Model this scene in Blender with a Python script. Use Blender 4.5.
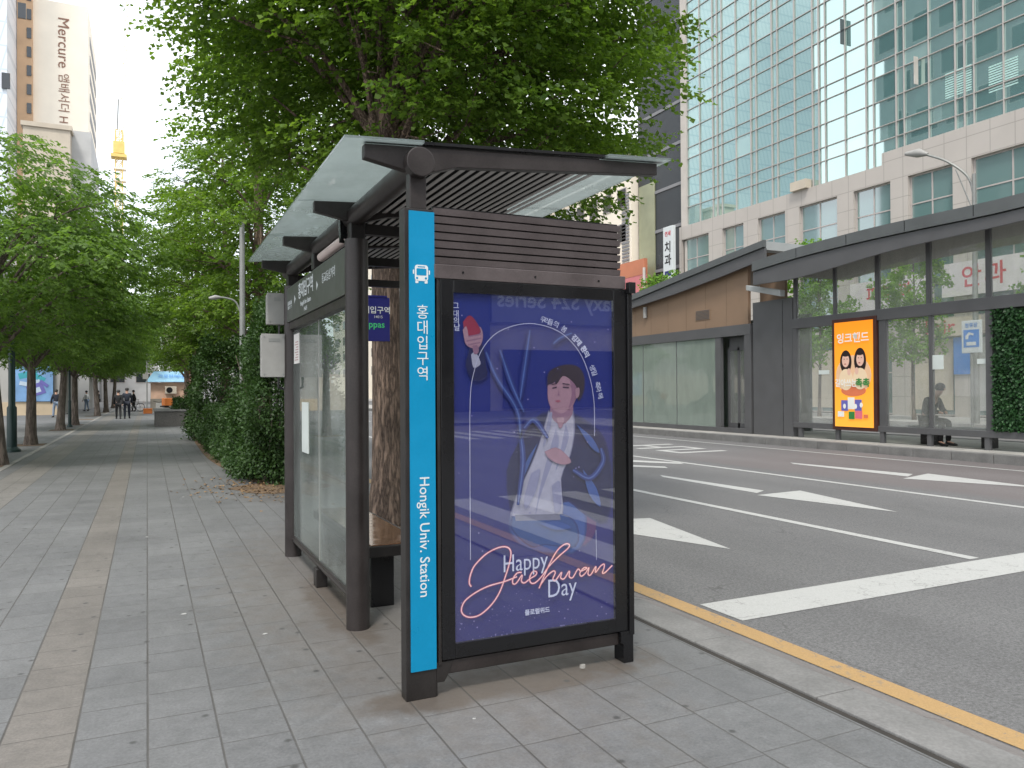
import bpy, bmesh, math, random
import numpy as np
from mathutils import Vector, Matrix

# ------------------------------------------------------------------ scene, camera, light
S = bpy.context.scene
for o in list(bpy.data.objects):
    bpy.data.objects.remove(o)
COL = S.collection
rad = math.radians
FPX, YAW, PITCH, ROLL, EYE = 775.0, rad(25.221), math.atan(5.8/775), rad(0.35), 1.6
_F = np.array([math.sin(YAW)*math.cos(PITCH), math.cos(YAW)*math.cos(PITCH), math.sin(PITCH)])
_r = np.array([math.cos(YAW), -math.sin(YAW), 0.0]); _u = np.cross(_r, _F)
_R = _r*math.cos(ROLL)-_u*math.sin(ROLL); _U = _u*math.cos(ROLL)+_r*math.sin(ROLL)
cam_d = bpy.data.cameras.new('camera'); cam = bpy.data.objects.new('camera', cam_d); COL.objects.link(cam)
cam.matrix_world = Matrix(((_R[0], _U[0], -_F[0], 0), (_R[1], _U[1], -_F[1], 0), (_R[2], _U[2], -_F[2], EYE), (0, 0, 0, 1)))
cam_d.sensor_width = 36; cam_d.lens = 36*FPX/1024; cam_d.clip_end = 5000; cam_d.clip_start = .05
S.camera = cam
def at(px, py, x=None, y=None, z=None):
    """point of the place seen at a photo position on the plane x=, y= or z="""
    d = _F+_R*((px-512)/FPX)+_U*((384-py)/FPX); o = np.array([0, 0, EYE])
    k, v = (0, x) if x is not None else (1, y) if y is not None else (2, z)
    return o+d*((v-o[k])/d[k])

SUN_EL, SUN_AZ = rad(58), rad(215)          # azimuth clockwise from +Y
W = bpy.data.worlds.new('World'); S.world = W; W.use_nodes = True
nt = W.node_tree; bg = nt.nodes['Background']; bg.inputs[1].default_value = 0.09
sky = nt.nodes.new('ShaderNodeTexSky'); sky.sky_type = 'NISHITA'; sky.sun_disc = False
sky.sun_elevation = SUN_EL; sky.sun_rotation = SUN_AZ
tc = nt.nodes.new('ShaderNodeTexCoord'); nz = nt.nodes.new('ShaderNodeTexNoise')
nz.inputs['Scale'].default_value = 2.2; nz.inputs['Detail'].default_value = 5
rmp = nt.nodes.new('ShaderNodeMapRange'); rmp.inputs[1].default_value = .30; rmp.inputs[2].default_value = .62
rmp.inputs[3].default_value = .55; rmp.inputs[4].default_value = 1.0
mixw = nt.nodes.new('ShaderNodeMix'); mixw.data_type = 'RGBA'; mixw.inputs[7].default_value = (10.8, 11.1, 11.4, 1)
nt.links.new(tc.outputs['Generated'], nz.inputs['Vector']); nt.links.new(nz.outputs[0], rmp.inputs[0])
nt.links.new(rmp.outputs[0], mixw.inputs[0]); nt.links.new(sky.outputs[0], mixw.inputs[6]); nt.links.new(mixw.outputs[2], bg.inputs[0])
sl = bpy.data.lights.new('sun', 'SUN'); sl.energy = 1.5; sl.angle = rad(12); sl.color = (1, .95, .87)
so = bpy.data.objects.new('sun', sl); COL.objects.link(so)
sd = Vector((math.sin(SUN_AZ)*math.cos(SUN_EL), math.cos(SUN_AZ)*math.cos(SUN_EL), math.sin(SUN_EL)))
so.rotation_euler = sd.to_track_quat('Z', 'Y').to_euler()
vs = S.view_settings; vs.view_transform = 'Standard'; vs.look = 'None'; vs.gamma = 1; vs.exposure = 1.0
S.cycles.max_bounces = 8; S.cycles.transparent_max_bounces = 24

# ------------------------------------------------------------------ materials
def srgb(r, g, b):
    f = lambda c: (c/255/12.92 if c <= 10 else ((c/255+.055)/1.055)**2.4)
    return (f(r), f(g), f(b))
class NT:
    def __init__(s, name):
        s.m = bpy.data.materials.new(name); s.m.use_nodes = True; s.t = s.m.node_tree
        s.b = s.t.nodes['Principled BSDF']; s.out = s.t.nodes['Material Output']
    def n(s, typ, **kw):
        nd = s.t.nodes.new('ShaderNode'+typ)
        for k, v in kw.items(): setattr(nd, k, v)
        return nd
    def l(s, a, b): s.t.links.new(a, b)
    def put(s, v, sock):
        if hasattr(v, 'is_linked'): s.l(v, sock)
        elif isinstance(v, (tuple, list)): sock.default_value = tuple(v)+((1,) if len(v) == 3 and sock.type == 'RGBA' else ())
        else: sock.default_value = v
    def math(s, op, a, b=0.0, c=None):
        nd = s.n('Math', operation=op); s.put(a, nd.inputs[0]); s.put(b, nd.inputs[1])
        if c is not None: s.put(c, nd.inputs[2])
        return nd.outputs[0]
    def mix(s, f, a, b, blend='MIX'):
        nd = s.n('Mix', data_type='RGBA', blend_type=blend); s.put(f, nd.inputs[0]); s.put(a, nd.inputs[6]); s.put(b, nd.inputs[7])
        return nd.outputs[2]
    def obj(s): return s.n('TexCoord').outputs['Object']
    def pos(s): return s.n('NewGeometry').outputs['Position']
    def noise(s, vec, scale, detail=4, rough=.55):
        nd = s.n('TexNoise'); s.l(vec, nd.inputs['Vector']); nd.inputs['Scale'].default_value = scale
        nd.inputs['Detail'].default_value = detail; nd.inputs['Roughness'].default_value = rough
        return nd.outputs[0]
    def rng(s, v, a, b, c, d):
        nd = s.n('MapRange'); s.put(v, nd.inputs[0])
        for i, q in enumerate((a, b, c, d)): nd.inputs[i+1].default_value = q
        return nd.outputs[0]
    def scale(s, vec, sc):
        nd = s.n('Mapping'); s.l(vec, nd.inputs[0]); nd.inputs['Scale'].default_value = sc; return nd.outputs[0]
    def bump(s, h, st=.3, d=.01):
        nd = s.n('Bump'); nd.inputs['Strength'].default_value = st; nd.inputs['Distance'].default_value = d
        s.l(h, nd.inputs['Height']); s.l(nd.outputs[0], s.b.inputs['Normal'])
def pm(name, col, rough=.5, metal=0.0, var=.12, scale=6, bump=0.0, spec=.5, emit=0.0, fine=0.0):
    k = NT(name); p = k.pos()
    n1 = k.noise(p, scale, 5)
    c = k.mix(1.0, col, k.mix(k.rng(n1, .3, .7, 0, 1), (1-var,)*3, (1+var,)*3), 'MULTIPLY')
    if fine:
        c = k.mix(1.0, c, k.mix(k.rng(k.noise(p, scale*18, 2), .35, .65, 0, 1), (1-fine,)*3, (1+fine,)*3), 'MULTIPLY')
    k.l(c, k.b.inputs['Base Color'])
    k.put(k.rng(n1, .3, .7, max(0, rough-.08), min(1, rough+.08)), k.b.inputs['Roughness'])
    k.b.inputs['Metallic'].default_value = metal; k.b.inputs['Specular IOR Level'].default_value = spec
    if emit:
        k.l(c, k.b.inputs['Emission Color']); k.b.inputs['Emission Strength'].default_value = emit
    if bump: k.bump(k.noise(p, scale*10, 3), bump)
    return k.m
def thin_glass(name, tint=(.93, .97, .95), f0=.05, haze=0.0, hazecol=(.6, .65, .65), dirt=.0, frost=False):
    k = NT(name); g = k.n('NewGeometry')
    dot = k.n('VectorMath', operation='DOT_PRODUCT'); k.l(g.outputs['Normal'], dot.inputs[0]); k.l(g.outputs['Incoming'], dot.inputs[1])
    c = k.math('SUBTRACT', 1, k.math('ABSOLUTE', dot.outputs['Value']))
    F = k.math('MULTIPLY_ADD', k.math('POWER', c, 5), 1-f0, f0)
    tr = k.n('BsdfTransparent'); k.put(tint, tr.inputs[0]); gl = k.n('BsdfGlossy'); gl.inputs['Roughness'].default_value = .012
    m = k.n('MixShader'); k.l(F, m.inputs[0])
    base = tr.outputs[0]
    if haze or dirt:
        df = k.n('BsdfTranslucent' if frost else 'BsdfDiffuse'); k.put(hazecol, df.inputs[0]); mh = k.n('MixShader')
        nn = k.rng(k.noise(k.scale(k.pos(), (1, 1, .35)), 3.0, 6), .35, .75, haze, haze+dirt)
        k.l(nn, mh.inputs[0]); k.l(base, mh.inputs[1]); k.l(df.outputs[0], mh.inputs[2]); base = mh.outputs[0]
    k.l(base, m.inputs[1]); k.l(gl.outputs[0], m.inputs[2]); k.l(m.outputs[0], k.out.inputs[0])
    return k.m
def leafmat(name, dark, light, trans=.35, clump=.8):
    k = NT(name); g = k.n('NewGeometry')
    r = g.outputs['Random Per Island']; p = k.pos()
    f = k.math('ADD', k.math('MULTIPLY', r, .55), k.math('MULTIPLY', k.rng(k.noise(p, clump, 3), .3, .7, 0, 1), .45))
    c = k.mix(f, dark, light)
    k.l(c, k.b.inputs['Base Color']); k.b.inputs['Roughness'].default_value = .5; k.b.inputs['Specular IOR Level'].default_value = .35
    tl = k.n('BsdfTranslucent'); k.l(k.mix(1.0, c, (1.25, 1.35, .55), 'MULTIPLY'), tl.inputs[0])
    m = k.n('MixShader'); m.inputs[0].default_value = trans; k.l(k.b.outputs[0], m.inputs[1]); k.l(tl.outputs[0], m.inputs[2]); k.l(m.outputs[0], k.out.inputs[0])
    return k.m
def barkmat(name, dark, light, sc=9):
    k = NT(name); p = k.obj()
    rn = k.noise(k.scale(p, (1, 1, .15)), sc, 4, .6); r2_ = k.noise(k.scale(p, (1, 1, .3)), sc*2.3, 4, .65)
    rid = k.math('MULTIPLY', k.math('ABSOLUTE', k.math('SUBTRACT', rn, .5)), 5.5)
    h = k.rng(k.math('ADD', rid, k.math('MULTIPLY', r2_, .55)), .2, 1.0, 0, 1)
    n2 = k.noise(p, 3, 4)
    c = k.mix(1.0, k.mix(h, dark, light), k.mix(n2, (.65,)*3, (1.3,)*3), 'MULTIPLY')
    k.l(c, k.b.inputs['Base Color']); k.b.inputs['Roughness'].default_value = .9
    k.bump(k.math('ADD', h, k.math('MULTIPLY', k.noise(p, 40, 3), .4)), .9, .03)
    return k.m

M = {}
M['frame'] = pm('dark painted metal', srgb(49, 44, 43), .40, .25, .22, 5, fine=.10)
M['frame_side'] = pm('dark metal side', srgb(42, 39, 38), .42, .25, .22, 5, fine=.10)
M['black'] = pm('black frame', (.006, .006, .007), .28, 0, .1, 3)
M['slat'] = pm('slat metal', srgb(92, 84, 84), .38, .35, .14, 6, fine=.06)
M['band'] = pm('olive grey band', srgb(76, 80, 74), .45, .1, .06, 4)
M['blue'] = pm('cyan blue sign', srgb(0, 127, 170), .33, 0, .07, 3, spec=.4, fine=.02)
M['white'] = pm('white lettering', (.60, .63, .64), .5, 0, .03, 5)
M['glass_roof'] = thin_glass('frosted roof glass', (.66, .72, .71), .05, .50, (.44, .48, .48), .3, True)
M['glass_wall'] = thin_glass('dusty clear glass', (.84, .90, .88), .07, .07, (.55, .6, .58), .18)
M['glass_ad'] = thin_glass('advert glass', (.94, .95, .97), .115)
M['glass_far'] = thin_glass('station glass', (.96, .98, .97), .10, .13, (.55, .56, .54), .08)
M['glass_green'] = thin_glass('greenish station glass', (.62, .70, .65), .10, .40, (.42, .49, .44), .08)
M['greybox'] = pm('grey plastic box', srgb(146, 145, 142), .5, 0, .08, 8)
M['concrete'] = pm('concrete', (.30, .29, .27), .85, 0, .2, 2, .2, fine=.12)
M['granite'] = pm('granite kerb', (.165, .162, .158), .8, 0, .2, 3, .12, fine=.10)
M['gutter'] = pm('gutter slab', (.172, .158, .153), .85, 0, .2, 3, .2, fine=.12)
M['dirt_shade_gap'] = pm('dark gap', (.03, .026, .022), .95, 0, .3, 6)
M['soil'] = pm('brown soil', (.13, .085, .05), .95, 0, .45, 2.5, .6, fine=.3)
M['bark'] = barkmat('ginkgo bark', (.07, .048, .037), (.31, .22, .165), 17)
M['bark2'] = barkmat('zelkova bark', (.085, .066, .054), (.22, .175, .145), 9)
M['leaf'] = leafmat('ginkgo leaf', (.068, .138, .028), (.21, .32, .052), .50)
M['leaf2'] = leafmat('zelkova leaf', (.080, .150, .040), (.19, .30, .072), .54)
M['leaf3'] = leafmat('hedge leaf', (.018, .045, .012), (.06, .12, .03), .25, 2.0)
M['leaf4'] = leafmat('young leaf', (.10, .22, .03), (.22, .38, .06), .45)
M['leaf5'] = leafmat('ivy leaf', (.010, .035, .012), (.04, .12, .035), .15, 3)
M['darkgreen'] = pm('dark green pole', (.012, .03, .028), .4, .2, .1, 4)
M['pole'] = pm('galvanised pole', (.25, .255, .245), .5, .3, .1, 4)
M['wood'] = pm('tan wood panel', srgb(132, 109, 89), .55, 0, .07, 1.2)
M['fargrey'] = pm('station dark grey', srgb(88, 88, 90), .45, .15, .06, 2)
M['fargrey2'] = pm('station fascia grey', srgb(94, 97, 98), .4, .2, .06, 2)
M['fargrey3'] = pm('station roof edge', srgb(160, 163, 163), .5, .1, .06, 2)
M['soffit'] = pm('pale soffit', (.36, .34, .31), .7, 0, .08, 2)
M['stone'] = pm('pale stone', (.50, .46, .42), .6, 0, .08, 1.5)
M['mullion'] = pm('pinkish grey mullion', (.46, .42, .40), .45, .2, .05, 2)
M['cream'] = pm('cream wall', (.85, .77, .65), .8, 0, .05, .3)
M['orange_stone'] = pm('orange stone wall', (.55, .36, .22), .8, 0, .08, .5)
M['beige'] = pm('beige wall', (.50, .44, .36), .85, 0, .1, .6)
M['palegrey'] = pm('pale grey wall', (.45, .45, .45), .8, 0, .1, .6)
M['midgrey'] = pm('grey wall', (.22, .22, .23), .7, 0, .1, .5)
M['darkwin'] = pm('dark window glass', (.03, .035, .04), .08, 0, .2, .5, spec=.8)
M['pink'] = pm('pink billboard', srgb(205, 120, 125), .6, 0, .15, .3)
M['redorange'] = pm('terracotta panel', srgb(190, 120, 90), .7, 0, .15, .3)
M['cyanad'] = pm('light blue billboard', srgb(150, 205, 220), .6, 0, .1, .3)
M['yellow'] = pm('crane yellow', (.72, .52, .16), .5, 0, .1, 1)
M['skin'] = pm('skin', (.48, .28, .2), .55, 0, .05, 10)
M['hair'] = pm('black hair', (.012, .010, .009), .5, 0, .1, 20)
M['navycloth'] = pm('navy cloth', (.018, .022, .035), .85, 0, .2, 12)
M['blackcloth'] = pm('black cloth', (.010, .010, .012), .85, 0, .2, 12)
M['whitecloth'] = pm('white cloth', (.6, .6, .58), .85, 0, .1, 12)
M['denim'] = pm('light denim', (.22, .28, .38), .85, 0, .2, 14)
M['rubber'] = pm('black rubber', (.012, .012, .012), .7, 0, .1, 8)
M['red'] = pm('red paint', (.45, .03, .03), .45, 0, .1, 3)
M['orange'] = pm('orange plastic', (.70, .20, .04), .5, 0, .1, 3)
M['lightblue'] = pm('light blue roof', srgb(128, 172, 198), .5, 0, .1, 1)
M['navysign'] = pm('navy sign', srgb(28, 30, 105), .4, 0, .05, 3)
M['greentext'] = pm('green lettering', (.05, .5, .18), .5, 0, .03, 3)
M['redtext'] = pm('red lettering', (.50, .04, .06), .5, 0, .03, 3)
M['browntext'] = pm('brown lettering', (.22, .10, .06), .5, 0, .03, 3)
M['bluesign'] = pm('blue pictogram', srgb(40, 120, 200), .45, 0, .05, 3)
M['scrap'] = pm('dull paper', (.36, .36, .35), .8, 0, .1, 30)
M['bench_top'] = pm('polished brown granite', (.20, .105, .06), .12, 0, .35, 14, fine=.3, spec=.7)

def lineup(k, v, w, edge):      # 1 near multiples of w
    fr = k.math('FRACT', k.math('DIVIDE', v, w))
    d = k.math('MULTIPLY', k.math('SUBTRACT', .5, k.math('ABSOLUTE', k.math('SUBTRACT', fr, .5))), w)
    return k.rng(d, edge*.35, edge, 1, 0)
def paving():
    k = NT('granite paving'); p = k.pos(); sx = k.n('SeparateXYZ'); k.l(p, sx.inputs[0]); x, y = sx.outputs[0], sx.outputs[1]
    x = k.math('ADD', x, 91.5)
    col = k.math('FLOOR', k.math('DIVIDE', x, .305))
    wn = k.n('TexWhiteNoise', noise_dimensions='1D'); k.l(col, wn.inputs['W'])
    tall = k.math('GREATER_THAN', sx.outputs[0], .62)
    ln = k.math('MULTIPLY_ADD', tall, .135, .345)
    yy = k.math('ADD', k.math('ADD', y, 100), k.math('MULTIPLY', wn.outputs[0], .16))
    row = k.math('FLOOR', k.math('DIVIDE', yy, ln))
    fr = k.math('FRACT', k.math('DIVIDE', yy, ln))
    dy = k.math('MULTIPLY', k.math('SUBTRACT', .5, k.math('ABSOLUTE', k.math('SUBTRACT', fr, .5))), ln)
    jy = k.rng(dy, .001, .0055, .95, 0); jx = lineup(k, x, .305, .0070)
    joint = k.math('MAXIMUM', jx, jy)
    cmb = k.n('CombineXYZ'); k.l(col, cmb.inputs[0]); k.l(row, cmb.inputs[1])
    w2 = k.n('TexWhiteNoise', noise_dimensions='2D'); k.l(cmb.outputs[0], w2.inputs['Vector'])
    base = k.mix(w2.outputs[0], (.130, .131, .134), (.149, .150, .152))
    # tan tactile band and the paler band near the trees
    def band(a, b): return k.math('MULTIPLY', k.math('GREATER_THAN', sx.outputs[0], a), k.math('LESS_THAN', sx.outputs[0], b))
    base = k.mix(k.math('MULTIPLY', band(-.612, -.305), .85), base, k.mix(w2.outputs[0], (.152, .136, .121), (.166, .149, .133)))
    base = k.mix(k.math('MULTIPLY', band(-2.44, -1.83), .55), base, (.20, .18, .16))
    n1 = k.noise(p, .9, 5); n2 = k.noise(p, 11, 6, .65); n3 = k.noise(p, 60, 4, .85)
    base = k.mix(k.rng(k.noise(p, 2.6, 7, .72), .56, .72, 0, .30), base, (.075, .07, .064))
    base = k.mix(1.0, base, k.mix(k.rng(n1, .3, .7, 0, 1), (.80,)*3, (1.12,)*3), 'MULTIPLY')
    base = k.mix(1.0, base, k.mix(k.rng(n2, .3, .7, 0, 1), (.84,)*3, (1.10,)*3), 'MULTIPLY')
    base = k.mix(1.0, base, k.mix(k.rng(n3, .3, .7, 0, 1), (.72,)*3, (1.28,)*3), 'MULTIPLY')
    # brown dirt gathered under the shelter, darkened to paint in its contact shadow too
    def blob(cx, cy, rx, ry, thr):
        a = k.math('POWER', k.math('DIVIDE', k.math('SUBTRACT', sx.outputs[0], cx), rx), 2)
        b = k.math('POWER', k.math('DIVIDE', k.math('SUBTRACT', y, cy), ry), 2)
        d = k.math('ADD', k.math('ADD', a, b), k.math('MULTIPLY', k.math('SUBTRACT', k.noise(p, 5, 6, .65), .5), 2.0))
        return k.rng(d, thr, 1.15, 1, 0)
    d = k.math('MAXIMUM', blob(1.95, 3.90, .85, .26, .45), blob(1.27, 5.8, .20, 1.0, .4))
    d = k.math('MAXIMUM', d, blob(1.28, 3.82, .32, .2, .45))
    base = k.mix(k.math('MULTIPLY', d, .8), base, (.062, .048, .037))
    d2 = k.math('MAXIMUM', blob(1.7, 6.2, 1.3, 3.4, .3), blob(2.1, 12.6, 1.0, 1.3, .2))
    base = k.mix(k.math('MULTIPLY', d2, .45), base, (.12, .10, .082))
    # gum spots and small stains
    v = k.n('TexVoronoi', voronoi_dimensions='2D'); v.inputs['Scale'].default_value = 3.2; k.l(p, v.inputs['Vector'])
    vc = k.n('SeparateColor'); k.l(v.outputs['Color'], vc.inputs[0])
    spot = k.math('MULTIPLY', k.rng(k.math('ADD', v.outputs['Distance'], k.math('MULTIPLY', n2, .05)), .055, .10, 1, 0), k.math('GREATER_THAN', vc.outputs[0], .60))
    base = k.mix(k.math('MULTIPLY', spot, .85), base, (.05, .049, .048))
    base = k.mix(k.math('MULTIPLY', joint, k.rng(n1, .35, .6, .55, .95)), base, (.055, .05, .045))
    k.l(base, k.b.inputs['Base Color']); k.put(k.rng(n2, .3, .7, .5, .68), k.b.inputs['Roughness'])
    k.bump(k.math('SUBTRACT', k.math('MULTIPLY', n3, .25), joint), .35, .006)
    return k.m
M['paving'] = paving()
def asphalt():
    k = NT('asphalt'); p = k.pos()
    n1 = k.noise(k.scale(p, (1, .25, 1)), .8, 5); n3 = k.noise(p, 48, 4, .8); n4 = k.noise(p, 150, 2, .7)
    c = k.mix(k.rng(n1, .3, .7, 0, 1), (.106, .105, .106), (.140, .138, .139))
    c = k.mix(1.0, c, k.mix(k.rng(n3, .32, .68, 0, 1), (.55,)*3, (1.45,)*3), 'MULTIPLY')
    c = k.mix(1.0, c, k.mix(k.rng(n4, .32, .68, 0, 1), (.75,)*3, (1.25,)*3), 'MULTIPLY')
    cv = k.n('TexVoronoi', feature='DISTANCE_TO_EDGE'); cv.inputs['Scale'].default_value = .23
    wv = k.n('VectorMath', operation='ADD'); cn_ = k.n('TexNoise'); cn_.inputs['Scale'].default_value = 1.1; cn_.inputs['Detail'].default_value = 6; k.l(p, cn_.inputs['Vector'])
    ws = k.n('VectorMath', operation='SCALE'); ws.inputs['Scale'].default_value = 1.6; k.l(cn_.outputs['Color'], ws.inputs[0]); k.l(p, wv.inputs[0]); k.l(ws.outputs[0], wv.inputs[1]); k.l(wv.outputs[0], cv.inputs['Vector'])
    c = k.mix(k.math('MULTIPLY', k.rng(cv.outputs['Distance'], .0008, .003, 1, 0), k.rng(n1, .45, .6, 0, .6)), c, (.05, .048, .047))
    oil = k.rng(k.noise(k.scale(p, (1, .5, 1)), 1.7, 6, .7), .58, .74, 0, .32); c = k.mix(oil, c, (.07, .068, .067))
    sx0 = k.n('SeparateXYZ'); k.l(p, sx0.inputs[0]); wh = k.math('ABSOLUTE', k.math('SUBTRACT', k.math('FRACT', k.math('DIVIDE', k.math('SUBTRACT', sx0.outputs[0], 3.9), 1.78)), .5))
    c = k.mix(k.math('MULTIPLY', k.rng(wh, .1, .42, 1, 0), k.rng(n1, .3, .6, .15, .5)), c, k.mix(1.0, c, (.78, .78, .79), 'MULTIPLY'))
    # reddish bus lane wear beyond x = 11.4
    sx = k.n('SeparateXYZ'); k.l(p, sx.inputs[0])
    red = k.math('MULTIPLY', k.rng(sx.outputs[0], 11.5, 12.0, 0, 1), k.rng(sx.outputs[1], 17.5, 14.0, 0, 1))
    c = k.mix(k.math('MULTIPLY', red, .22), c, (.17, .115, .11))
    k.l(c, k.b.inputs['Base Color']); k.b.inputs['Roughness'].default_value = .82
    k.bump(n3, .5, .008)
    return k.m
M['asphalt'] = asphalt()
def paint(name, col, wear=.35):
    k = NT(name); p = k.pos()
    n = k.noise(p, 26, 6, .7); n2 = k.noise(p, 3, 4)
    w = k.rng(k.math('ADD', n, k.math('MULTIPLY', n2, .35)), .76, .90, 0, 1)
    cv = k.n('TexVoronoi', feature='DISTANCE_TO_EDGE'); cv.inputs['Scale'].default_value = 3.2; wv = k.n('VectorMath', operation='ADD'); cn_ = k.n('TexNoise'); cn_.inputs['Scale'].default_value = 5; k.l(p, cn_.inputs['Vector'])
    ws = k.n('VectorMath', operation='SCALE'); ws.inputs['Scale'].default_value = .35; k.l(cn_.outputs['Color'], ws.inputs[0]); k.l(p, wv.inputs[0]); k.l(ws.outputs[0], wv.inputs[1]); k.l(wv.outputs[0], cv.inputs['Vector'])
    w = k.math('MAXIMUM', w, k.math('MULTIPLY', k.rng(cv.outputs['Distance'], .006, .02, 1, 0), k.rng(n2, .45, .6, 0, .6)))
    c = k.mix(1.0, col, k.mix(k.rng(k.noise(p, 120, 2), .3, .7, 0, 1), (.86,)*3, (1.1,)*3), 'MULTIPLY')
    c = k.mix(k.math('MULTIPLY', w, wear*2), c, (.15, .145, .14)); k.l(c, k.b.inputs['Base Color']); k.b.inputs['Roughness'].default_value = .7
    return k.m
M['roadwhite'] = paint('road white', (.40, .40, .39), .45); M['roadyellow'] = paint('road yellow', (.37, .235, .10), .55)

# ------------------------------------------------------------------ mesh helpers
class MB:
    def __init__(s): s.v = []; s.f = []; s.mi = []; s.cur = 0
    def add(s, vs_, fs):
        b = len(s.v); s.v += [tuple(map(float, q)) for q in vs_]; s.f += [tuple(i+b for i in q) for q in fs]; s.mi += [s.cur]*len(fs); return s
    def box(s, x0, x1, y0, y1, z0, z1):
        x0, x1 = min(x0, x1), max(x0, x1); y0, y1 = min(y0, y1), max(y0, y1); z0, z1 = min(z0, z1), max(z0, z1)
        return s.add([(x0, y0, z0), (x1, y0, z0), (x1, y1, z0), (x0, y1, z0), (x0, y0, z1), (x1, y0, z1), (x1, y1, z1), (x0, y1, z1)],
              [(0, 3, 2, 1), (4, 5, 6, 7), (0, 1, 5, 4), (1, 2, 6, 5), (2, 3, 7, 6), (3, 0, 4, 7)])
    def tube(s, pts, rs, n=12, cap=True):
        pts = [np.array(q, float) for q in pts]
        if not hasattr(rs, '__len__'): rs = [rs]*len(pts)
        b = len(s.v); up = np.array([0, 0, 1.0])
        for i, q in enumerate(pts):
            d = pts[min(i+1, len(pts)-1)]-pts[max(i-1, 0)]; d = d/(np.linalg.norm(d)+1e-9)
            a = np.cross(d, up if abs(d[2]) < .95 else np.array([1.0, 0, 0])); a /= np.linalg.norm(a); c = np.cross(d, a)
            for j in range(n):
                t = 2*math.pi*j/n; s.v.append(tuple(q+rs[i]*(math.cos(t)*a+math.sin(t)*c)))
        nf = 0
        for i in range(len(pts)-1):
            for j in range(n):
                s.f.append((b+i*n+j, b+i*n+(j+1) % n, b+(i+1)*n+(j+1) % n, b+(i+1)*n+j)); nf += 1
        if cap:
            s.f.append(tuple(b+j for j in range(n))[::-1]); s.f.append(tuple(b+(len(pts)-1)*n+j for j in range(n))); nf += 2
        s.mi += [s.cur]*nf; return s
    def prism(s, poly, axis, a, b):
        """polygon in the two other axes extruded along axis from a to b"""
        n = len(poly)
        def P(q, t): return (t, q[0], q[1]) if axis == 0 else (q[0], t, q[1]) if axis == 1 else (q[0], q[1], t)
        vs_ = [P(q, a) for q in poly]+[P(q, b) for q in poly]
        return s.add(vs_, [tuple(range(n))[::-1], tuple(range(n, 2*n))]+[(i, (i+1) % n, n+(i+1) % n, n+i) for i in range(n)])
    def poly(s, pts): return s.add(pts, [tuple(range(len(pts)))])
    def build(s, name, mat, parent=None, bevel=0, smooth=False, loc=None):
        me = bpy.data.meshes.new(name); me.from_pydata(s.v, [], s.f); me.update()
        for m in (mat if isinstance(mat, (list, tuple)) else [mat]): me.materials.append(m)
        if isinstance(mat, (list, tuple)): me.polygons.foreach_set('material_index', s.mi)
        bm = bmesh.new(); bm.from_mesh(me); bmesh.ops.recalc_face_normals(bm, faces=bm.faces)
        if bevel: bmesh.ops.bevel(bm, geom=[e for e in bm.edges if len(e.link_faces) == 2 and e.calc_face_angle(0) > .6], offset=bevel, segments=2, affect='EDGES', profile=.6)
        bm.to_mesh(me); bm.free()
        if smooth:
            me.polygons.foreach_set('use_smooth', [True]*len(me.polygons))
            try: me.set_sharp_from_angle(angle=rad(40))
            except Exception: pass
        o = bpy.data.objects.new(name, me); COL.objects.link(o)
        if parent: put(o, parent)
        return o
def put(o, parent):                     # parent keeping the world place
    o.parent = parent; o.matrix_parent_inverse = Matrix.Translation(-Vector(parent.location)) if parent.parent is None else Matrix.Identity(4)
def tag(o, label=None, cat=None, group=None, kind=None):
    for k_, v_ in (('label', label), ('category', cat), ('group', group), ('kind', kind)):
        if v_: o[k_] = v_
    return o
def thing(name, label, cat, loc=(0, 0, 0), group=None):
    o = bpy.data.objects.new(name, None); COL.objects.link(o); o.location = loc; o.empty_display_size = .2
    return tag(o, label, cat, group)
def struct(name, mb, mat, **kw): return tag(mb.build(name, mat, **kw), kind='structure')
def dup(root, loc, rot=0, scale=None, label=None):
    r = root.copy(); COL.objects.link(r); r.location = loc; r.rotation_euler = (0, 0, rot)
    if scale: r.scale = scale
    if label: r['label'] = label
    def rec(a, b):
        for ch in a.children:
            c = ch.copy(); COL.objects.link(c); c.parent = b; rec(ch, c)
    rec(root, r)
    return r
def text(s, size, mat, origin, right, up, parent=None, name='lettering', align='CENTER', bold=0.0, sx=1.0, depth=.0015, spacing=1.0, valign='CENTER'):
    cu = bpy.data.curves.new('t', 'FONT'); cu.body = s; cu.size = size; cu.align_x = align; cu.align_y = valign; cu.extrude = depth/2; cu.offset = bold
    cu.space_character = spacing; cu.resolution_u = 3
    t = bpy.data.objects.new('t', cu); COL.objects.link(t)
    dg = bpy.context.evaluated_depsgraph_get(); me = bpy.data.meshes.new_from_object(t.evaluated_get(dg), depsgraph=dg)
    bpy.data.objects.remove(t); bpy.data.curves.remove(cu)
    r = Vector(right).normalized(); u = Vector(up).normalized(); n = r.cross(u)
    me.transform(Matrix(((r.x*sx, u.x, n.x, origin[0]), (r.y*sx, u.y, n.y, origin[1]), (r.z*sx, u.z, n.z, origin[2]), (0, 0, 0, 1))))
    me.materials.clear(); me.materials.append(mat)
    me.name = name; o = bpy.data.objects.new(name, me); COL.objects.link(o)
    if parent: put(o, parent)
    return o
def catmull(p, n=8):
    p = [np.array(q, float) for q in p]; q = [2*p[0]-p[1]]+p+[2*p[-1]-p[-2]]; out = []
    for i in range(1, len(q)-2):
        for k in range(n):
            t = k/n; a, b, c, d = q[i-1:i+3]
            out.append(.5*((2*b)+(c-a)*t+(2*a-5*b+4*c-d)*t*t+(3*b-a-3*c+d)*t**3))
    return out+[p[-1]]
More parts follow.
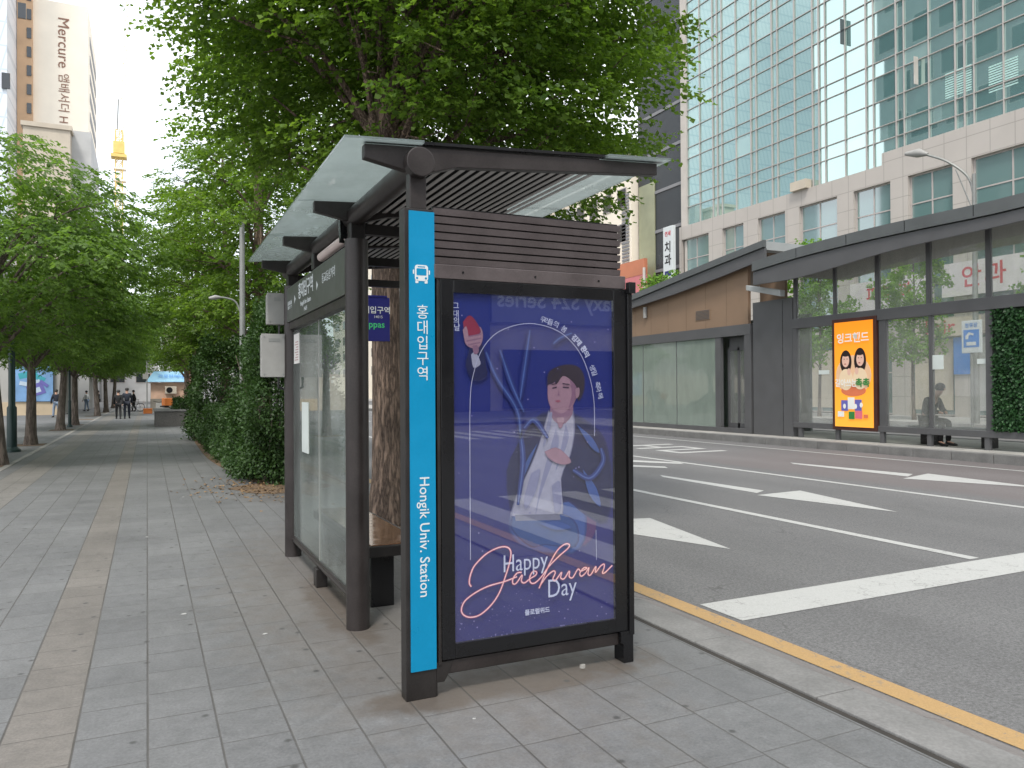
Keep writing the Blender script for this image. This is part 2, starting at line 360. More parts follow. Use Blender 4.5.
def ribbon(mb, pts3, w, nrm, closed=False):
    """flat strip of width w along 3-D points lying in a plane with normal nrm"""
    pts3 = [np.array(q, float) for q in pts3]; L = []; Rr = []; nrm = np.array(nrm, float); n = len(pts3)
    for i, q in enumerate(pts3):
        d = pts3[min(i+1, n-1)]-pts3[max(i-1, 0)]; d /= np.linalg.norm(d)+1e-9; sd_ = np.cross(d, nrm)*w/2*(w_taper(i, n) if closed is None else 1)
        L.append(q+sd_); Rr.append(q-sd_)
    mb.add(L+Rr, [(i, i+1, n+i+1, n+i) for i in range(n-1)])
def w_taper(i, n): return .45+.55*math.sin(math.pi*min(1, max(0, i/(n-1))))**.5

# ------------------------------------------------------------------ ground, road, kerbs
struct('terrain', MB().box(-1500, 1500, -1500, 1500, -1.0, -.14), pm('far ground', (.16, .16, .155), .9, 0, .2, .2))
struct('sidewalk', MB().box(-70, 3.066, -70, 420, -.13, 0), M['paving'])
struct('kerb_gap', MB().box(3.067, 3.111, -70, 420, -.13, -.004), M['dirt_shade_gap'])  # nearly flush dark strip: dirt fill that also paints in the gap's shadow
mb = MB(); y = -70.0; rr = random.Random(5)
while y < 160:
    L = .98; dz = rr.uniform(-.004, .004); mb.box(3.112+rr.uniform(0, .008), 3.40, y+.004, y+L, -.13, .004+dz); y += L+.006
struct('kerb', mb, M['granite'], bevel=.006)
mb = MB(); y = -70.0
while y < 160:
    dz = rr.uniform(-.003, .003); mb.prism([(3.402, -.13), (3.66+rr.uniform(-.005, .005), -.13), (3.66, -.088+dz), (3.402, -.008+dz)], 1, y+.003, y+.62); y += .626
struct('gutter', mb, M['gutter'], bevel=.01)
struct('road', MB().box(3.664, 16.95, -250, 420, -.135, -.1), M['asphalt'])
struct('far_road', MB().box(21.6, 31, -250, 420, -.135, -.1), M['asphalt'])
struct('far_sidewalk', MB().box(31.01, 38.2, -250, 420, -.13, .06), pm('far paving', (.34, .33, .32), .8, 0, .15, 1))
RZ = -.096
def mark(name, polys, mat): 
    mb = MB()
    for pl in polys: mb.poly([(q[0], q[1], RZ) for q in pl])
    return struct(name, mb, mat)
def rect(x0, x1, y0, y1): return [(x0, y0), (x1, y0), (x1, y1), (x0, y1)]
g2 = lambda *pp: [tuple(at(px, py, z=RZ)[:2]) for px, py in pp]
mark('yellow_edge_line', [rect(3.70, 3.87, -60, 160)], M['roadyellow'])
mark('lane_line', [rect(7.33, 7.47, 5.0, 60), rect(11.08, 11.22, -2, 30), rect(15.86, 15.98, -20, 90)]+[rect(11.08, 11.22, 34+k*8, 38+k*8) for k in range(8)], M['roadwhite'])
mark('stop_line', [[(3.93, 4.42), (15.8, 4.55), (15.8, 5.05), (3.93, 4.90)]], M['roadwhite'])
mark('crossing_stripe', [rect(4.1+i*.95, 4.58+i*.95, -3.6, 1.4) for i in range(12)], M['roadwhite'])
mark('crossing_stripe', [rect(4.3+i*.95, 4.78+i*.95, -22, -17) for i in range(12)], M['roadwhite'])
mark('lane_arrow', [g2((626, 519), (650, 518), (731, 549), (626, 533)), [(5.50, 8.3), (5.64, 8.3), (5.62, 13), (5.48, 13)],
     g2((660, 475), (663, 477), (757, 493), (764, 490.5)), g2((757, 495), (800, 490.5), (898, 512)),
     g2((790, 462.5), (794, 464), (908, 476.5), (913, 474)), g2((903, 478.5), (928, 473.5), (1030, 486), (1030, 487))], M['roadwhite'])
# bus-lane lettering on the far lane, read towards the oncoming traffic
for i, ch in enumerate('버스전용차로'[::-1]):
    o = text(ch, 2.6, M['roadwhite'], (13.5, 18.5+i*5.2, RZ), (-1, 0, 0), (0, -1.7, 0), name='road_lettering', depth=.0001)
    o.data.transform(Matrix.Translation((13.5, 18.5+i*5.2, 0)) @ Matrix.Diagonal((1, 1.6, 1, 1)) @ Matrix.Translation((-13.5, -(18.5+i*5.2), 0)))
    tag(o, kind='structure')
mark('zigzag_line', [g2((600, 463.5), (665, 466.5), (668, 468), (600, 465.5)), g2((600, 458.5), (680, 462.5), (684, 464), (600, 460.5))], M['roadwhite'])
# median platform
struct('median_platform', MB().box(17.2, 21.3, -30, 120, -.13, .10), M['concrete'])
mb = MB(); y = -30.0
while y < 120: mb.box(16.95, 17.196, y+.004, y+.99, -.13, .11); y += 1.0
struct('median_kerb', mb, M['granite'], bevel=.015)
struct('median_kerb', MB().box(21.304, 21.58, -30, 120, -.13, .11), M['granite'])
# tree pits, bed under the hedge, pale edging
def blobsheet(cx, cy, rx, ry, z, seed, n=40):
    r_ = random.Random(seed); ph = [r_.uniform(0, 6.28) for _ in range(5)]
    return [(cx+rx*math.cos(t)*(1+.12*sum(math.sin((q+2)*t+ph[q])/(q+1) for q in range(5))), cy+ry*math.sin(t)*(1+.1*sum(math.sin((q+3)*t+ph[q])/(q+1) for q in range(5))), z) for t in [6.2832*i/n for i in range(n)]]
struct('planting_soil', MB().poly(blobsheet(2.15, 23.4, .86, 10.6, .004, 2, 90)), M['soil'])
struct('soil_patch', MB().poly(blobsheet(2.0, 13.3, .72, .75, .0045, 7)), M['soil'])
struct('tree_pit', MB().box(2.0, 3.05, 8.4, 9.7, -.05, .008), M['soil'])
struct('edging_strip', MB().box(-2.83, -2.70, -20, 160, -.05, .006), pm('pale edging', (.24, .23, .215), .8, 0, .15, 2))
mb = MB()
for yy in (20.4, 27.8, 38.2, 43.7, 52, 59.4, 68, 78.7): mb.box(-3.75, -2.85, yy-.55, yy+.55, -.05, .004)
struct('tree_pits', mb, M['soil'])

# ------------------------------------------------------------------ trees
def leafsheet(name, C, T, N, ln, wd, wpos, mat, parent=None, droop=.15):
    n = len(C); T = T/(np.linalg.norm(T, axis=1)[:, None]+1e-9); B = np.cross(T, N); B /= np.linalg.norm(B, axis=1)[:, None]+1e-9; Nn = np.cross(B, T)
    ln = np.asarray(ln).reshape(-1, 1); wd = np.asarray(wd).reshape(-1, 1)
    V = np.empty((n, 4, 3)); V[:, 0] = C; V[:, 2] = C+T*ln-Nn*ln*droop; m_ = C+T*ln*wpos
    V[:, 1] = m_+B*wd/2+Nn*wd*.12; V[:, 3] = m_-B*wd/2+Nn*wd*.12
    me = bpy.data.meshes.new(name); me.vertices.add(4*n); me.vertices.foreach_set('co', V.ravel())
    me.loops.add(4*n); me.loops.foreach_set('vertex_index', np.arange(4*n, dtype=np.int32)); me.polygons.add(n)
    me.polygons.foreach_set('loop_start', np.arange(0, 4*n, 4, dtype=np.int32)); me.update(calc_edges=True); me.validate()
    me.materials.append(mat); o = bpy.data.objects.new(name, me); COL.objects.link(o)
    if parent: o.parent = parent
    return o
def unit(rng, n):
    v = rng.normal(size=(n, 3)); return v/np.linalg.norm(v, axis=1)[:, None]
def crown_blobs(rng, c, R, nb, rb, zmin=-9, inner=.45, keep=None):
    out = []; tries = 0
    while len(out) < nb and tries < 6000:
        tries += 1; d = unit(rng, 1)[0]; t = rng.uniform(inner, 1)**.6; p = np.array(c)+d*np.array(R)*t
        r_ = rng.uniform(*rb)
        if p[2]-r_*.5 < zmin or (keep and not keep(p)): continue
        if any(np.linalg.norm(p-q)/(r_+s_) < .50 for q, s_ in out): continue
        out.append((p, r_))
    return out
def ginkgo_leaves(rng, blobs, dens, size):
    Cs = []; Ts = []; Ns = []
    for p, r_ in blobs:
        nt_ = int(dens*r_*r_); d = unit(rng, nt_); d[:, 2] *= .75
        tw = p+d*r_*(rng.uniform(.15, 1, (nt_, 1))**.45)
        k = 15; u = rng.uniform(0, 1, (nt_, k, 1)); stem = d+np.array([0, 0, -.25])+rng.normal(size=(nt_, 3))*.45
        stem /= np.linalg.norm(stem, axis=1)[:, None]
        P = tw[:, None, :]+stem[:, None, :]*(u-.3)*.42+rng.normal(size=(nt_, k, 3))*.055
        Cs.append(P.reshape(-1, 3)); t_ = stem[:, None, :]*.3+rng.normal(size=(nt_, k, 3))*.8+np.array([0, 0, -.45]); Ts.append(t_.reshape(-1, 3))
        n_ = rng.normal(size=(nt_*k, 3))*.55+np.array([0, 0, .8]); Ns.append(n_)
    C = np.concatenate(Cs); T = np.concatenate(Ts); N = np.concatenate(Ns); s = size*rng.uniform(.7, 1.2, len(C))
    return C, T, N, s, s*1.05
def zelkova_leaves(rng, blobs, dens, size, axis, asp=.55, sp=.62):
    Cs = []; Ts = []; Ns = []
    for p, r_ in blobs:
        nt_ = int(dens*r_*r_); d = unit(rng, nt_); d[:, 2] *= .45
        tw = p+d*r_*(rng.uniform(.2, 1, (nt_, 1))**.5)
        out = p+d*r_-np.array([axis[0], axis[1], p[2]+.2]); out[:, 2] = -.10*np.linalg.norm(out, axis=1)
        st = out/np.linalg.norm(out, axis=1)[:, None]+rng.normal(size=(nt_, 3))*np.array([.45, .45, .15]); st /= np.linalg.norm(st, axis=1)[:, None]
        side = np.cross(st, np.array([0, 0, 1.0])); side /= np.linalg.norm(side, axis=1)[:, None]+1e-9
        k = 14; u = (np.arange(k)/k)[None, :, None]; sgn = np.where(np.arange(k) % 2, 1, -1)[None, :, None]
        P = tw[:, None]+st[:, None]*u*sp+np.array([0, 0, -1])*u*u*.16+rng.normal(size=(nt_, k, 3))*.02
        t_ = st[:, None]*.75+side[:, None]*sgn*.8+np.array([0, 0, -.25])+rng.normal(size=(nt_, k, 3))*.18
        Cs.append(P.reshape(-1, 3)); Ts.append(t_.reshape(-1, 3)); Ns.append(rng.normal(size=(nt_*k, 3))*.42+np.array([0, 0, 1]))
    C = np.concatenate(Cs); T = np.concatenate(Ts); N = np.concatenate(Ns); s = size*rng.uniform(.75, 1.25, len(C))
    return C, T, N, s, s*asp
def limbs(rng, base, top, r0, r1, blobs, flare=1.35, h_fork=2.6):
    mb = MB(); base = np.array(base, float); top = np.array(top, float); n = 18; spine = []
    w1, w2 = rng.uniform(-.06, .06, 2)
    for i in range(n+1):
        t = i/n; p = base+(top-base)*t; p[0] += math.sin(t*7+w1*30)*.05; p[1] += math.cos(t*6+w2*30)*.05
        spine.append(p)
    hgt = top[2]-base[2]
    rs = [r0*(1+(flare-1)*math.exp(-t*hgt*5))*(1-t)+r1*t for t in [i/n for i in range(n+1)]]
    mb.tube(spine, rs, 16)
    for p, r_ in blobs:
        # every limb leaves the stem below its clump and arches out
        zb = max(base[2]+h_fork, min(top[2]-.3, p[2]-.55*np.linalg.norm(p[:2]-top[:2])-.2+rng.uniform(-.2, .2)))
        t = min(1, max(0, (zb-base[2])/hgt)); i = int(t*n); s_ = spine[min(i, n)]
        if rng.random() > .42:       # the rest hang on thinner side branches of their neighbours
            e = p+(s_-p)*.25; mb.tube([e, (e+p)/2+rng.normal(size=3)*.06, p+unit(rng, 1)[0]*r_*.6], [.016, .011, .006], 5); continue
        m_ = s_*.45+p*.55+np.array([0, 0, .12*np.linalg.norm(p-s_)]); r_l = max(.018, (r0*(1-t)+r1*t)*.38)
        pts = catmull([s_, m_, p+np.array([0, 0, -.05])], 5); mb.tube(pts, list(np.linspace(r_l, .012, len(pts))), 7)
        for _ in range(3):
            e = p+unit(rng, 1)[0]*r_*.8; mb.tube([m_, (m_+e)/2+rng.normal(size=3)*.1, e], [.016, .011, .006], 5)
    return mb
def tree(name, label, cat, loc, builder, bark, leafm, seed, group=None):
    t = thing(name, label, cat, loc, group); rng = np.random.default_rng(seed)
    blobs, top, r0, r1, hf, L = builder(rng)
    o = limbs(rng, (0, 0, -.02), top, r0, r1, blobs, h_fork=hf).build('trunk', bark, None, smooth=True); o.parent = t
    C, T, N, ln, wd = L
    leafsheet('crown', C, T, N, ln, wd, .45 if leafm is M['leaf2'] else .72, leafm, t, .2)
    return t
def near_ginkgo(rng):
    def keep(p):   # the crown hangs lowest on the road side
        return p[2] > 4.0-.12*p[0] and p[1] > -3.4
    b = crown_blobs(rng, (.85, .3, 7.0), (2.8, 3.2, 3.7), 210, (.5, .85), 3.2, .15, keep)
    return b, (.15, .1, 10.2), .21, .05, 3.4, zelkova_leaves(rng, b, 150, .068, (.75, .3), .85, .5)
def row_ginkgo(rng):
    b = crown_blobs(rng, (.2, 0, 6.4), (2.0, 2.7, 4.2), 90, (.5, .85), 2.6, .3)
    return b, (0, 0, 10.4), .19, .04, 2.6, zelkova_leaves(rng, b, 62, .095, (.2, 0), .8, .5)
G = 'ginkgo trees along the kerb'
tree('ginkgo_tree', 'big ginkgo with thick furrowed trunk right behind the bus shelter roof', 'tree', (2.58, 9.05, 0), near_ginkgo, M['bark'], M['leaf'], 11, G)
g1 = tree('ginkgo_tree', 'second ginkgo behind the shelter, its dark crown reaching over the pavement against the pale sky', 'tree', (2.5, 19.6, 0), row_ginkgo, M['bark'], M['leaf'], 12, G)
for (gx_, gy_, sc_, rt, lb) in ((2.45, 28.5, .94, 1.9, 'ginkgo rising beyond the dark bushy shrub beside the pavement'),
        (2.2, 41, 1.0, 3.6, 'ginkgo standing in the far stone planter with its dark trunk showing'),
        (2.4, 56, 1.05, 5.0, 'distant ginkgo between the stone planter and the blue roofed kiosk'),
        (2.4, 84, 1.1, .7, 'farthest ginkgo of the kerb row, beyond the blue roofed kiosk')):
    dup(g1, (gx_, gy_, 0), rt, (sc_,)*3, lb)
def zelk(rng):
    b = crown_blobs(rng, (.1, 0, 4.85), (3.3, 3.6, 2.15), 80, (.55, .95), 2.2, .3)
    return b, (0, 0, 6.2), .17, .04, 2.75, zelkova_leaves(rng, b, 62, .125, (0, 0))
ZG = 'zelkova trees on the left of the pavement'
z1 = tree('zelkova_tree', 'nearest zelkova, its layered drooping crown filling the left edge above the pavement', 'tree', (-3.05, 20.4, 0), zelk, M['bark2'], M['leaf2'], 21, ZG)
for (x_, y_, sc_, rt, lb) in ((-3.22, 27.8, .95, 1.1, 'zelkova whose leaning trunk stands just past the dark green lamp post'),
        (-3.29, 38.2, 1.0, 2.6, 'zelkova with pale slanting trunk to the right of the blue mural'),
        (-3.21, 43.7, .95, 4.1, 'zelkova with straight dark trunk beside the thin dark post'),
        (-3.1, 59.4, 1.05, 5.2, 'far zelkova trunk left of the walking couple'),
        (-3.0, 70, 1.05, 0.4, 'second zelkova trunk left of the walking couple, a little farther away'),
        (-3.0, 88, 1.15, 2.0, 'last zelkova of the left row, beyond the walking couple')):
    dup(z1, (x_, y_, 0), rt, (sc_,)*3, lb)
def sapling(rng):
    b = crown_blobs(rng, (0, 0, 6.2), (1.5, 1.5, 3.9), 30, (.5, .8), 2.6, .2)
    return b, (0, 0, 9.6), .09, .02, 2.4, ginkgo_leaves(rng, b, 44, .14)
SG = 'young trees across the road'
s1 = tree('young_ginkgo', 'slender pale green ginkgo in front of the white vertical sign across the road', 'tree', (33, 45.0, .06), sapling, M['bark2'], M['leaf4'], 31, SG)
for (y_, sc_, rt, lb) in ((30.9, .98, 1, 'slender ginkgo whose pale tip rises over the roof step between the two station shelters'),
        (25.2, .93, 2.2, 'slender ginkgo seen through the station glass left of the seated person'),
        (18.5, .9, 3.3, 'slender ginkgo behind the ivy panel of the nearer station shelter'), (57, 1, 4, 'slender ginkgo beyond the wooden fronted station shelter')):
    dup(s1, (33, y_, .06), rt, (sc_,)*3, lb)
def hedge(name, label, loc, half, seed, n, size, shape):
    t = thing(name, label, 'hedge', loc); rng = np.random.default_rng(seed)
    p_ = rng.uniform(-1, 1, (n, 3)); ax_ = rng.integers(0, 3, n); push = np.where(rng.random(n) < .85)[0]
    p_[push, ax_[push]] = np.sign(p_[push, ax_[push]])*rng.uniform(.72, 1, len(push)); p_ /= np.maximum(1, np.linalg.norm(p_, axis=1)/1.28)[:, None]
    P = p_*np.array(half)
    P *= (1+.10*np.sin(P[:, [1]]*3.1+P[:, [2]]*4)+.10*np.sin(P[:, [2]]*7+P[:, [0]]*5)+.06*rng.normal(size=(n, 1)))
    P[:, 2] += half[2]+.05
    if shape == 'tall': P[:, :2] *= (1.06-.36*np.clip(P[:, [2]]/(2*half[2]), 0, 1)**2.5)
    P[:, 2] = np.maximum(P[:, 2], .03)
    out = P-np.array([0, 0, half[2]*.6]); out /= np.linalg.norm(out, axis=1)[:, None]
    leafsheet('foliage', P, out*.8+rng.normal(size=(n, 3))*.7, out*.4+rng.normal(size=(n, 3))*.5+np.array([0, 0, .6]), size*rng.uniform(.7, 1.3, n), size*.55*rng.uniform(.8, 1.2, n), .5, M['leaf3'], t)
    mb = MB()
    mb.box(-half[0]*.6, half[0]*.6, -half[1]*.8, half[1]*.8, -.05, .03)
    for i in range(26):
        b = np.array([rng.uniform(-.6, .6)*half[0], rng.uniform(-.8, .8)*half[1], 0]); e = b*1.2+np.array([0, 0, half[2]*rng.uniform(1.0, 1.7)])+rng.normal(size=3)*.12
        mb.tube([b, (b+e)/2+rng.normal(size=3)*.06, e], [.022, .016, .006], 6)
    o = mb.build('stems', M['bark2'], smooth=True); o.parent = t
    return t
hedge('clipped_hedge', 'low clipped dark green hedge edging the pavement beside the tall shrub', (2.1, 20.3, 0), (.66, 4.6, .56), 41, 36000, .07, 'low')
hedge('tall_shrub', 'tall bushy dark green shrub just behind the bus shelter post', (2.36, 15.0, 0), (.80, 1.35, 1.5), 42, 52000, .068, 'tall')
hedge('planter_bush', 'rounded green bush growing in the far stone planter', (1.75, 40.6, .5), (.6, 1.3, .35), 43, 4000, .12, 'low')
hedge('ragged_shrub', 'tall dark shrub beyond the low clipped hedge', (2.2, 27.5, 0), (.9, 2.0, 1.6), 44, 24000, .10, 'tall')
# small debris at the foot of the tall shrub and on the paving
rng = np.random.default_rng(77); n = 420
P = np.stack([rng.normal(1.75, .5, n), rng.normal(13.6, .9, n), np.full(n, .012)], 1)
lt = leafsheet('leaf_litter', P, rng.normal(size=(n, 3))*np.array([1, 1, .15]), rng.normal(size=(n, 3))*.2+np.array([0, 0, 1]), np.full(n, .06), np.full(n, .045), .5, pm('dead leaf', (.22, .14, .07), .9, 0, .4, 12))
tag(lt, 'dry brown leaves scattered at the foot of the shrub', 'leaf litter', kind='stuff')

# ------------------------------------------------------------------ the bus shelter
sh = thing('bus_shelter', 'dark metal bus shelter with glass roof wings, cyan name pillar and blue advert', 'bus shelter', (1.27, 3.85, 0))
PY = (3.93, 5.16, 6.44, 7.72)
def slope(x): return 2.86+(x-1.0)*.062          # roof plane
# posts
for yy in (5.19, 7.75):
    mb = MB(); mb.tube([(1.285, yy, 0), (1.285, yy, 2.62)], .078, 28); mb.build('post', M['frame'], sh, smooth=True)
for yy in (5.19, 6.47, 7.75):
    MB().box(1.235, 1.335, yy-.05, yy+.05, 2.60 if yy != 6.47 else 2.60, 2.735).build('post_head', M['frame_side'], sh, bevel=.008)
# tube beam with end cap
MB().tube([(1.28, 3.86, 2.78), (1.28, 7.95, 2.78)], .066, 28).build('roof_beam', M['frame'], sh, smooth=True)
mb = MB(); mb.tube([(1.28, 3.80, 2.78), (1.28, 3.862, 2.78)], .077, 32); mb.build('beam_cap', M['frame'], sh, bevel=.006, smooth=False)
# roof arms (wing bracket on the pavement side, long tapering arm on the road side)
for i, yy in enumerate((3.89, 5.19, 6.47, 7.75)):
    z0 = 2.78; xr = 2.80 if i == 0 else 2.40
    prof = [(1.0, slope(1.0)-.006), (1.0, slope(1.0)-.075), (1.24, 2.74), (1.32, 2.735), (1.5, 2.79), (xr, slope(xr)-.075), (xr, slope(xr)-.006)]
    MB().prism(prof, 1, yy-.028, yy+.028).build('roof_arm', M['frame'], sh, bevel=.004)
# front top plate line
MB().prism([(1.0, slope(1.0)+.004), (2.83, slope(2.83)+.004), (2.83, slope(2.83)+.02), (1.0, slope(1.0)+.02)], 1, 3.845, 3.885).build('edge_strip', M['black'], sh)
# glass wings and the dark decking between them
def wing(x0, x1, y0, y1, nm, mat): return MB().add([(x0, y0, slope(x0)), (x1, y0, slope(x1)), (x1, y1, slope(x1)), (x0, y1, slope(x0)), (x0, y0, slope(x0)+.012), (x1, y0, slope(x1)+.012), (x1, y1, slope(x1)+.012), (x0, y1, slope(x0)+.012)],
      [(0, 3, 2, 1), (4, 5, 6, 7), (0, 1, 5, 4), (1, 2, 6, 5), (2, 3, 7, 6), (3, 0, 4, 7)]).build(nm, mat, sh)
for a, b in ((3.80, 5.185), (5.195, 6.465), (6.475, 7.85)):
    wing(.885, 1.30, a, b, 'roof_glass', M['glass_roof']); wing(2.42, 2.86, a, b, 'roof_glass', M['glass_roof'])
wing(1.305, 2.415, 3.9, 7.8, 'roof_deck', pm('roof deck', (.006, .006, .006), .8, 0, .1, 3, spec=.2))
# slatted ceiling
mb = MB()
for k in range(17):
    x = 1.41+k*.061; z = slope(x)-.075; mb.box(x-.0135, x+.0135, 3.925, 7.7, z, z+.004)
mb.build('slatted_ceiling', pm('ceiling slat', (.50, .475, .465), .4, 0, .08, 5), sh)
# end wall over the panel
mb = MB()
for k in range(7): z = 2.265+k*.043; mb.prism([(3.842, z), (3.835, z+.033), (3.862, z+.033), (3.862, z)], 0, 1.36, 2.515)
mb.build('louvre_panel', M['slat'], sh)
MB().box(1.36, 2.512, 3.864, 3.88, 2.26, 2.57).build('louvre_backing', M['black'], sh)
MB().box(1.36, 2.545, 3.83, 3.95, 2.187, 2.262).build('panel_lintel', M['slat'], sh, bevel=.004)
for x in (1.52, 1.95, 2.36): MB().tube([(x, 3.8265, 2.225), (x, 3.8295, 2.225)], .006, 10).build('screw', M['black'], sh)
# name pillar
MB().box(1.20, 1.364, 3.842, 3.93, 0, 2.545).build('pillar', M['frame_side'], sh, bevel=.004)
MB().box(1.235, 1.325, 3.85, 3.92, 2.546, 2.74).build('pillar_neck', M['frame'], sh, bevel=.004)
sf = MB().box(1.224, 1.362, 3.834, 3.8415, .15, 2.53).build('name_sign', M['blue'], sh)
FY = 3.833
for k, ch in enumerate('홍대입구역'):
    p = at(421+.35*k, 313+k*15.4, y=FY); text(ch, .079, M['white'], (1.295, FY, p[2]), (1, 0, 0), (0, 0, 1), sf, sx=.95)
text('Hongik Univ. Station', .075, M['white'], (1.298, FY, (at(423, 537, y=FY))[2]), (0, 0, -1), (1, 0, 0), sf, bold=.0003, sx=1.0)
# bus pictogram
mb = MB(); cx, cz = 1.290, at(418, 274, y=FY)[2]
def rr_poly(x0, x1, z0, z1, r, n=5):
    pts = []
    for (ax, az, t0) in ((x1-r, z1-r, 0), (x0+r, z1-r, 90), (x0+r, z0+r, 180), (x1-r, z0+r, 270)):
        for i in range(n+1): t = rad(t0+90*i/n); pts.append((ax+r*math.cos(t), FY, az+r*math.sin(t)))
    return pts
mb.poly(rr_poly(cx-.036, cx+.036, cz-.035, cz+.048, .014)); mb.cur = 1
off = lambda pts, d: [(q[0], q[1]-d, q[2]) for q in pts]
mb.poly(off(rr_poly(cx-.027, cx+.027, cz-.006, cz+.030, .004), .0008)); mb.poly(off(rr_poly(cx-.02, cx+.02, cz+.036, cz+.041, .002), .0008))
for sg in (-1, 1): mb.poly(off(rr_poly(cx+sg*.024-.006, cx+sg*.024+.006, cz-.026, cz-.015, .005), .0008))
mb.cur = 0
for sg in (-1, 1): mb.poly(rr_poly(cx+sg*.025-.008, cx+sg*.025+.008, cz-.047, cz-.033, .002))
for sg in (-1, 1): mb.poly(rr_poly(cx+sg*.043-.0035, cx+sg*.043+.0035, cz, cz+.022, .002))
mb.build('bus_pictogram', [M['white'], M['blue']], sf)
# advert panel: black case, poster, glass, legs
X0, X1, Z0, Z1 = 1.395, 2.55, .185, 2.185
mb = MB(); mb.box(X0, 1.468, 3.835, 3.90, Z0, Z1).box(2.465, X1, 3.835, 3.90, Z0, Z1).box(1.4682, 2.4648, 3.835, 3.90, Z0, .262).box(1.4682, 2.4648, 3.835, 3.90, 2.118, Z1)
mb.build('panel_case', M['black'], sh, bevel=.003)
MB().box(X0, X1, 3.9005, 3.97, Z0, Z1).build('panel_back', M['frame_side'], sh)
MB().box(2.552, 2.585, 3.82, 3.97, .16, 2.19).build('panel_edge', M['black'], sh, bevel=.004)
MB().box(1.375, 1.393, 3.838, 3.96, .16, 2.2).build('panel_edge', M['frame_side'], sh, bevel=.003)
MB().box(1.40, 2.494, 3.85, 3.90, .105, .175).build('bottom_rail', M['frame'], sh, bevel=.006)
MB().prism([(1.365, .175), (1.365, .07), (1.41, .07), (1.43, .105), (1.46, .175)], 1, 3.845, 3.91).build('rail_bracket', M['frame_side'], sh, bevel=.003)
MB().box(1.362, 1.372, 3.85, 3.93, 0.0, .17).build('rail_bracket', M['frame_side'], sh)
mb = MB(); mb.prism([(2.495, .184), (2.495, .12), (2.513, .105), (2.513, 0), (2.58, 0), (2.58, .184)], 1, 3.825, 3.93); mb.build('panel_leg', M['black'], sh, bevel=.004)
MB().box(2.545, 2.59, 3.79, 3.83, 2.16, 2.225).build('panel_latch', M['black'], sh, bevel=.003)
MB().box(1.4686, 2.4644, 3.8365, 3.8395, .2626, 2.1174).build('panel_glass', M['glass_ad'], sh)
def postermat():
    k = NT('poster night blue'); p = k.pos(); sx = k.n('SeparateXYZ'); k.l(p, sx.inputs[0])
    f = k.rng(sx.outputs[2], .3, 2.1, 0, 1); n_ = k.noise(p, 2.2, 3)
    c = k.mix(n_, k.mix(f, srgb(36, 37, 110), srgb(18, 36, 116)), k.mix(f, srgb(48, 44, 118), srgb(30, 45, 124)))
    k.l(c, k.b.inputs['Base Color']); k.b.inputs['Roughness'].default_value = .5
    # faint glow added to the print colour, though its lightbox is off
    k.l(c, k.b.inputs['Emission Color']); k.b.inputs['Emission Strength'].default_value = .04
    return k.m
po = MB().box(1.4682, 2.4648, 3.858, 3.866, .2622, 2.1178).build('poster', postermat(), sh)
def flat(name, col, emit=.04): return pm(name, col, .55, 0, .06, 14, emit=emit*.2)
INK = dict(jacket=srgb(26, 30, 80), hair=srgb(60, 48, 58), face=srgb(172, 134, 148), shade=srgb(146, 106, 130),
    shirt=srgb(176, 174, 192), fold=srgb(146, 146, 176), jeans=srgb(52, 82, 142), glow=srgb(60, 90, 158), belt=srgb(128, 128, 148),
    red=srgb(150, 44, 72), lip=srgb(168, 92, 112), plum=srgb(92, 54, 112), lip2=srgb(70, 50, 70))
PAL = []; BG = srgb(38, 41, 108); mb = MB(); layer = [0]
def ink(name, pts, smooth=3):
    fe = 3 if smooth else 1; back = {'face': 'shade', 'shade': 'face', 'fold': 'shirt', 'lip': 'face', 'lip2': 'face', 'belt': 'jeans'}.get(name)
    base = np.array(INK[back] if back else BG); col = np.array(INK[name]); q0 = [np.array(at(px, py, y=3.85)) for px, py in pts]
    if smooth: q0 = catmull(q0+[q0[0]], smooth)[:-1]
    cen = sum(q0)/len(q0)
    for k_ in range(fe):
        layer[0] += 1; yp = 3.857-.00013*layer[0]; w = (k_+1)/fe; mb.cur = len(PAL)
        PAL.append(pm('ink '+name, tuple(base*(1-w)+col*w), .55, 0, .07, 30)); s_ = 1+(fe-1-k_)*.035
        mb.poly([(cen[0]+(v[0]-cen[0])*s_, yp, cen[2]+(v[2]-cen[2])*s_) for v in q0])
ink('plum', [(575, 486), (592, 490), (596, 530), (580, 545), (568, 520)])
ink('glow', [(517, 500), (575, 498), (585, 530), (572, 552), (530, 548), (512, 530)])
ink('jacket', [(566, 412), (584, 422), (604, 440), (611, 480), (606, 520), (585, 512), (570, 500), (556, 500), (560, 455)])
ink('jacket', [(548, 414), (540, 440), (530, 470), (519, 492), (513, 512), (508, 470), (524, 436), (538, 418)])
ink('shirt', [(549, 413), (556, 420), (563, 420), (571, 411), (574, 430), (570, 455), (561, 478), (562, 515), (538, 519), (514, 517), (519, 493), (530, 470), (540, 445)], 3)
ink('fold', [(556, 430), (559, 445), (550, 470), (541, 495), (536, 515), (540, 490), (546, 465)])
ink('fold', [(566, 425), (569, 438), (562, 458), (556, 470), (561, 450)])
ink('jeans', [(514, 517), (538, 519), (562, 515), (576, 526), (574, 546), (545, 544), (532, 546), (514, 530)])
ink('belt', [(515, 515), (560, 514), (561, 520), (516, 521)], 0)
ink('shade', [(552, 400), (570, 398), (572, 414), (562, 424), (552, 416)])
ink('face', [(549, 381), (556, 374), (570, 374), (577, 384), (576, 396), (571, 407), (562, 413), (553, 408), (549, 398)])
ink('shade', [(570, 380), (578, 386), (576, 398), (569, 408), (572, 394)])
ink('hair', [(548, 386), (549, 374), (556, 368), (568, 365), (579, 368), (584, 378), (583, 392), (578, 400), (577, 388), (571, 380), (563, 376), (557, 384), (554, 377)])
